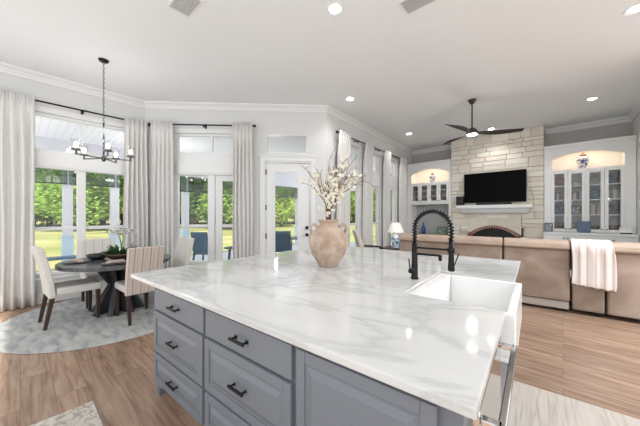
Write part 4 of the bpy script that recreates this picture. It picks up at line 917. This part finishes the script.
for x, y, a, lab in ((-3.05, 1.20, 0.0, 'white louvred ceiling vent at the top edge, left of centre'), (-1.15, 2.86, 0.0, 'white louvred ceiling vent at the top edge, right of centre')):
    t = thing('ceiling_vent', lab, 'vent', (x, y, ZC), a, 'ceiling vents')
    MB().box(-0.18, 0.18, -0.12, -0.10, -0.012, 0).box(-0.18, 0.18, 0.10, 0.12, -0.012, 0).box(-0.18, -0.16, -0.1, 0.1, -0.012, 0).box(0.16, 0.18, -0.1, 0.1, -0.012, 0).build('frame', TRIM, t)
    sl = MB()
    for i in range(9): y_ = -0.09+i*0.0222; sl.hexa([(-0.16, y_, -0.014), (0.16, y_, -0.014), (0.16, y_+0.003, -0.014), (-0.16, y_+0.003, -0.014)], [(-0.16, y_+0.010, -0.001), (0.16, y_+0.010, -0.001), (0.16, y_+0.013, -0.001), (-0.16, y_+0.013, -0.001)])
    sl.build('louvres', TRIM, t)
    MB().box(-0.16, 0.16, -0.1, 0.1, -0.001, 0).build('duct_back', mat('duct_grey', (0.6, 0.6, 0.6), 0.8), t)

# ------------------------------------------------------------------ living room seating
SOFA = noise_mat('taupe_leather', [(0.3, (0.235, 0.175, 0.135)), (0.5, (0.32, 0.245, 0.195)), (0.72, (0.42, 0.335, 0.275))], scale=2.6, rough=0.5, detail=5, bump=0.15)
SOFT = noise_mat('taupe_leather_pale', [(0.3, (0.36, 0.27, 0.21)), (0.7, (0.48, 0.37, 0.30))], scale=3, rough=0.45, detail=4)
sx0, sy0 = -2.50, 5.17; srz = math.radians(5.5)
sf = thing('sectional_sofa', 'long taupe leather sectional sofa with its back to the kitchen', 'sofa', (sx0, sy0, 0), srz)
seams = [0.0, 1.77, 2.60, 2.96, 3.95]
def spanel(a, c, i):
    # rounded back section: profile in (y,z)
    if i == 0 or i == 1:
        prof = [(0.0, 0.17), (0.0, 0.92)]
    g = 0.012
    MB().box(a+g, c-g, 0.00, 0.10, 0.16 if i < 2 else 0.06, 0.93).build('back_panel', SOFA, sf, bevel=0.025, seg=3)
    pr = [(-0.025, 0.93), (-0.04, 0.96), (-0.03, 1.02), (0.02, 1.055), (0.12, 1.07), (0.24, 1.03), (0.30, 0.93), (0.30, 0.62), (0.10, 0.60), (0.10, 0.93)]
    MB().prism_x(pr, a+g*0.6, c-g*0.6).build('head_cushion', SOFT, sf, bevel=0.02, seg=3)
    MB().box(a+g, c-g, 0.12, 0.95, 0.10, 0.32).build('seat_base', SOFA, sf, bevel=0.02)
    MB().box(a+g, c-g, 0.30, 0.97, 0.32, 0.48).build('seat_cushion', SOFT, sf, bevel=0.04, seg=3)
    if i < 2: MB().box(a+g*2, c-g*2, 0.015, 0.04, 0.05, 0.155).build('kick_rail', mat('kick_grey', (0.42, 0.38, 0.34), 0.5), sf)
for i, (a, c) in enumerate(zip(seams, seams[1:])): spanel(a, c, i)
MB().box(-0.22, 0.0, 0.02, 0.95, 0.05, 0.66).build('armrest', SOFA, sf, bevel=0.05, seg=3)
for x in (0.05, 1.7, 2.52, 2.9, 3.85):
    for y in (0.1, 0.85): MB().box(x-0.02, x+0.04, y-0.03, y+0.03, 0, 0.10).build('foot', BLACK, sf)
# throw
THR = stripe_mat('throw_stripe', (0.72, 0.67, 0.64), (0.60, 0.47, 0.43), 0, 0.085, 0.22, stripe2=(0.80, 0.77, 0.74))
tw = MB(); prof = [(0.36, 0.66), (0.335, 0.95), (0.27, 1.06), (0.12, 1.098), (0.0, 1.078), (-0.055, 1.02), (-0.065, 0.95), (-0.05, 0.85), (-0.045, 0.70), (-0.05, 0.55), (-0.055, 0.44)]
g = []; nn = 26
for i in range(nn+1):
    u = i/nn; row = []
    for j, (y, z) in enumerate(prof):
        q = j/len(prof); row.append(tw.bm.verts.new((2.60+0.40*u+0.06*u*q+0.01*math.sin(j), y+(-0.006+0.006*math.sin(u*22))*(1 if j > 4 else 0.3), z+(0.0 if j < 10 else -0.05*u+0.008*math.sin(u*30)))))
    g.append(row)
for a, c in zip(g, g[1:]):
    for j in range(len(prof)-1): tw.bm.faces.new((a[j], a[j+1], c[j+1], c[j]))
tag(tw.build('throw_blanket', THR, None, (sx0, sy0, 0), srz, smooth=True, solid=0.008, subsurf=1), 'pink and cream striped throw draped over the sofa back', 'blanket')

# side table with lamp
stb = thing('side_table', 'dark wooden side table under the blue lamp, by the windows', 'table', (-3.10, 6.25, 0), 0.1)
MB().box(-0.3, 0.3, -0.3, 0.3, 0.60, 0.64).build('table_top', LEGW, stb, bevel=0.006)
for sx in (-1, 1):
    for sy in (-1, 1): MB().box(sx*0.25-.025, sx*0.25+.025, sy*0.25-.025, sy*0.25+.025, 0, 0.60).build('leg', LEGW, stb)
lp = thing('table_lamp', 'blue and white ceramic lamp with a white shade on the side table', 'lamp', (-3.08, 6.22, 0.641), 0)
MB().lathe([(0, 0), (0.08, 0), (0.08, 0.02), (0.06, 0.04), (0.11, 0.14), (0.12, 0.20), (0.09, 0.28), (0.04, 0.32), (0.02, 0.34), (0.012, 0.40), (0, 0.40)]).build('base', noise_mat('lamp_glaze', [(0.44, (0.08, 0.22, 0.42)), (0.54, (0.65, 0.74, 0.80))], scale=12, rough=0.2, detail=3), lp, smooth=True)
MB().lathe([(0.20, 0.38), (0.10, 0.62), (0.097, 0.62), (0.197, 0.38)], n=32).build('lamp_shade', mat('shade_glow', (0.9, 0.88, 0.84), 0.8, var=0, emit=0.12, ecol=(1, 0.93, 0.82)), lp, smooth=True)
MB().ball((0, 0, 0.48), 0.03, n=8).build('bulb', BULB, lp, smooth=True)
def armchair(label, x, y, a, fab, wood):
    t = thing('armchair', label, 'chair', (x, y, 0), a, 'living room armchairs')
    MB().box(-0.30, 0.30, -0.25, 0.35, 0.34, 0.48).build('seat', fab, t, bevel=0.04, seg=3)
    MB().hexa([(-0.29, -0.30, 0.42), (0.29, -0.30, 0.42), (0.29, -0.18, 0.42), (-0.29, -0.18, 0.42)], [(-0.27, -0.50, 1.0), (0.27, -0.50, 1.0), (0.27, -0.40, 1.0), (-0.27, -0.40, 1.0)]).build('backrest', fab, t, bevel=0.035, seg=3)
    for sx in (-1, 1):
        MB().tube([(sx*0.33, -0.36, 0.64), (sx*0.34, -0.1, 0.63), (sx*0.34, 0.2, 0.61), (sx*0.33, 0.3, 0.55)], 0.022, 8).build('armrest', wood, t, smooth=True)
        MB().cyl((sx*0.32, 0.28, 0), (sx*0.33, 0.28, 0.58), 0.022, 0.024).build('leg', wood, t)
        MB().cyl((sx*0.30, -0.34, 0), (sx*0.31, -0.28, 0.64), 0.02, 0.024).build('leg', wood, t)
    return t
CRE = fabric('cream_chenille', (0.62, 0.57, 0.51))
armchair('cream armchair with dark wooden arms left of the blue lamp', -3.25, 5.50, -0.84, CRE, LEGW).scale = (1, 1, 1.1)
armchair('cream armchair beyond the lamp, by the last window', -3.10, 7.30, -1.7, CRE, LEGW)
# rugs
tag(MB().box(-2.3, 0.9, 5.75, 8.3, 0.001, 0.012).build('living_rug', noise_mat('living_rug_weave', [(0.4, (0.35, 0.45, 0.52)), (0.6, (0.62, 0.66, 0.68))], scale=5), None), 'pale blue living room rug just showing under the sofa', 'rug')
RUN = noise_mat('runner_weave', [(0.3, (0.36, 0.31, 0.27)), (0.5, (0.47, 0.42, 0.375)), (0.7, (0.53, 0.49, 0.445))], scale=5, stretch=(9, 0.5, 1), detail=8)
tag(MB().box(IL-0.02, IL+0.95, -1.1, 2.05, 0.001, 0.010).build('kitchen_runner', RUN, None, IO, irz, bevel=0.003), 'beige streaked runner rug on the floor right of the island', 'rug')
mk = MB().box(-2.71, -0.9, -0.50, 0.38, 0.001, 0.010)
tag(mk.build('kitchen_mat', noise_mat('mat_weave', [(0.4, (0.33, 0.29, 0.25)), (0.5, (0.50, 0.46, 0.41)), (0.65, (0.58, 0.54, 0.49))], scale=14, detail=4, distortion=2), None, bevel=0.003), 'patterned grey-beige mat at the bottom left in front of the drawers', 'rug')
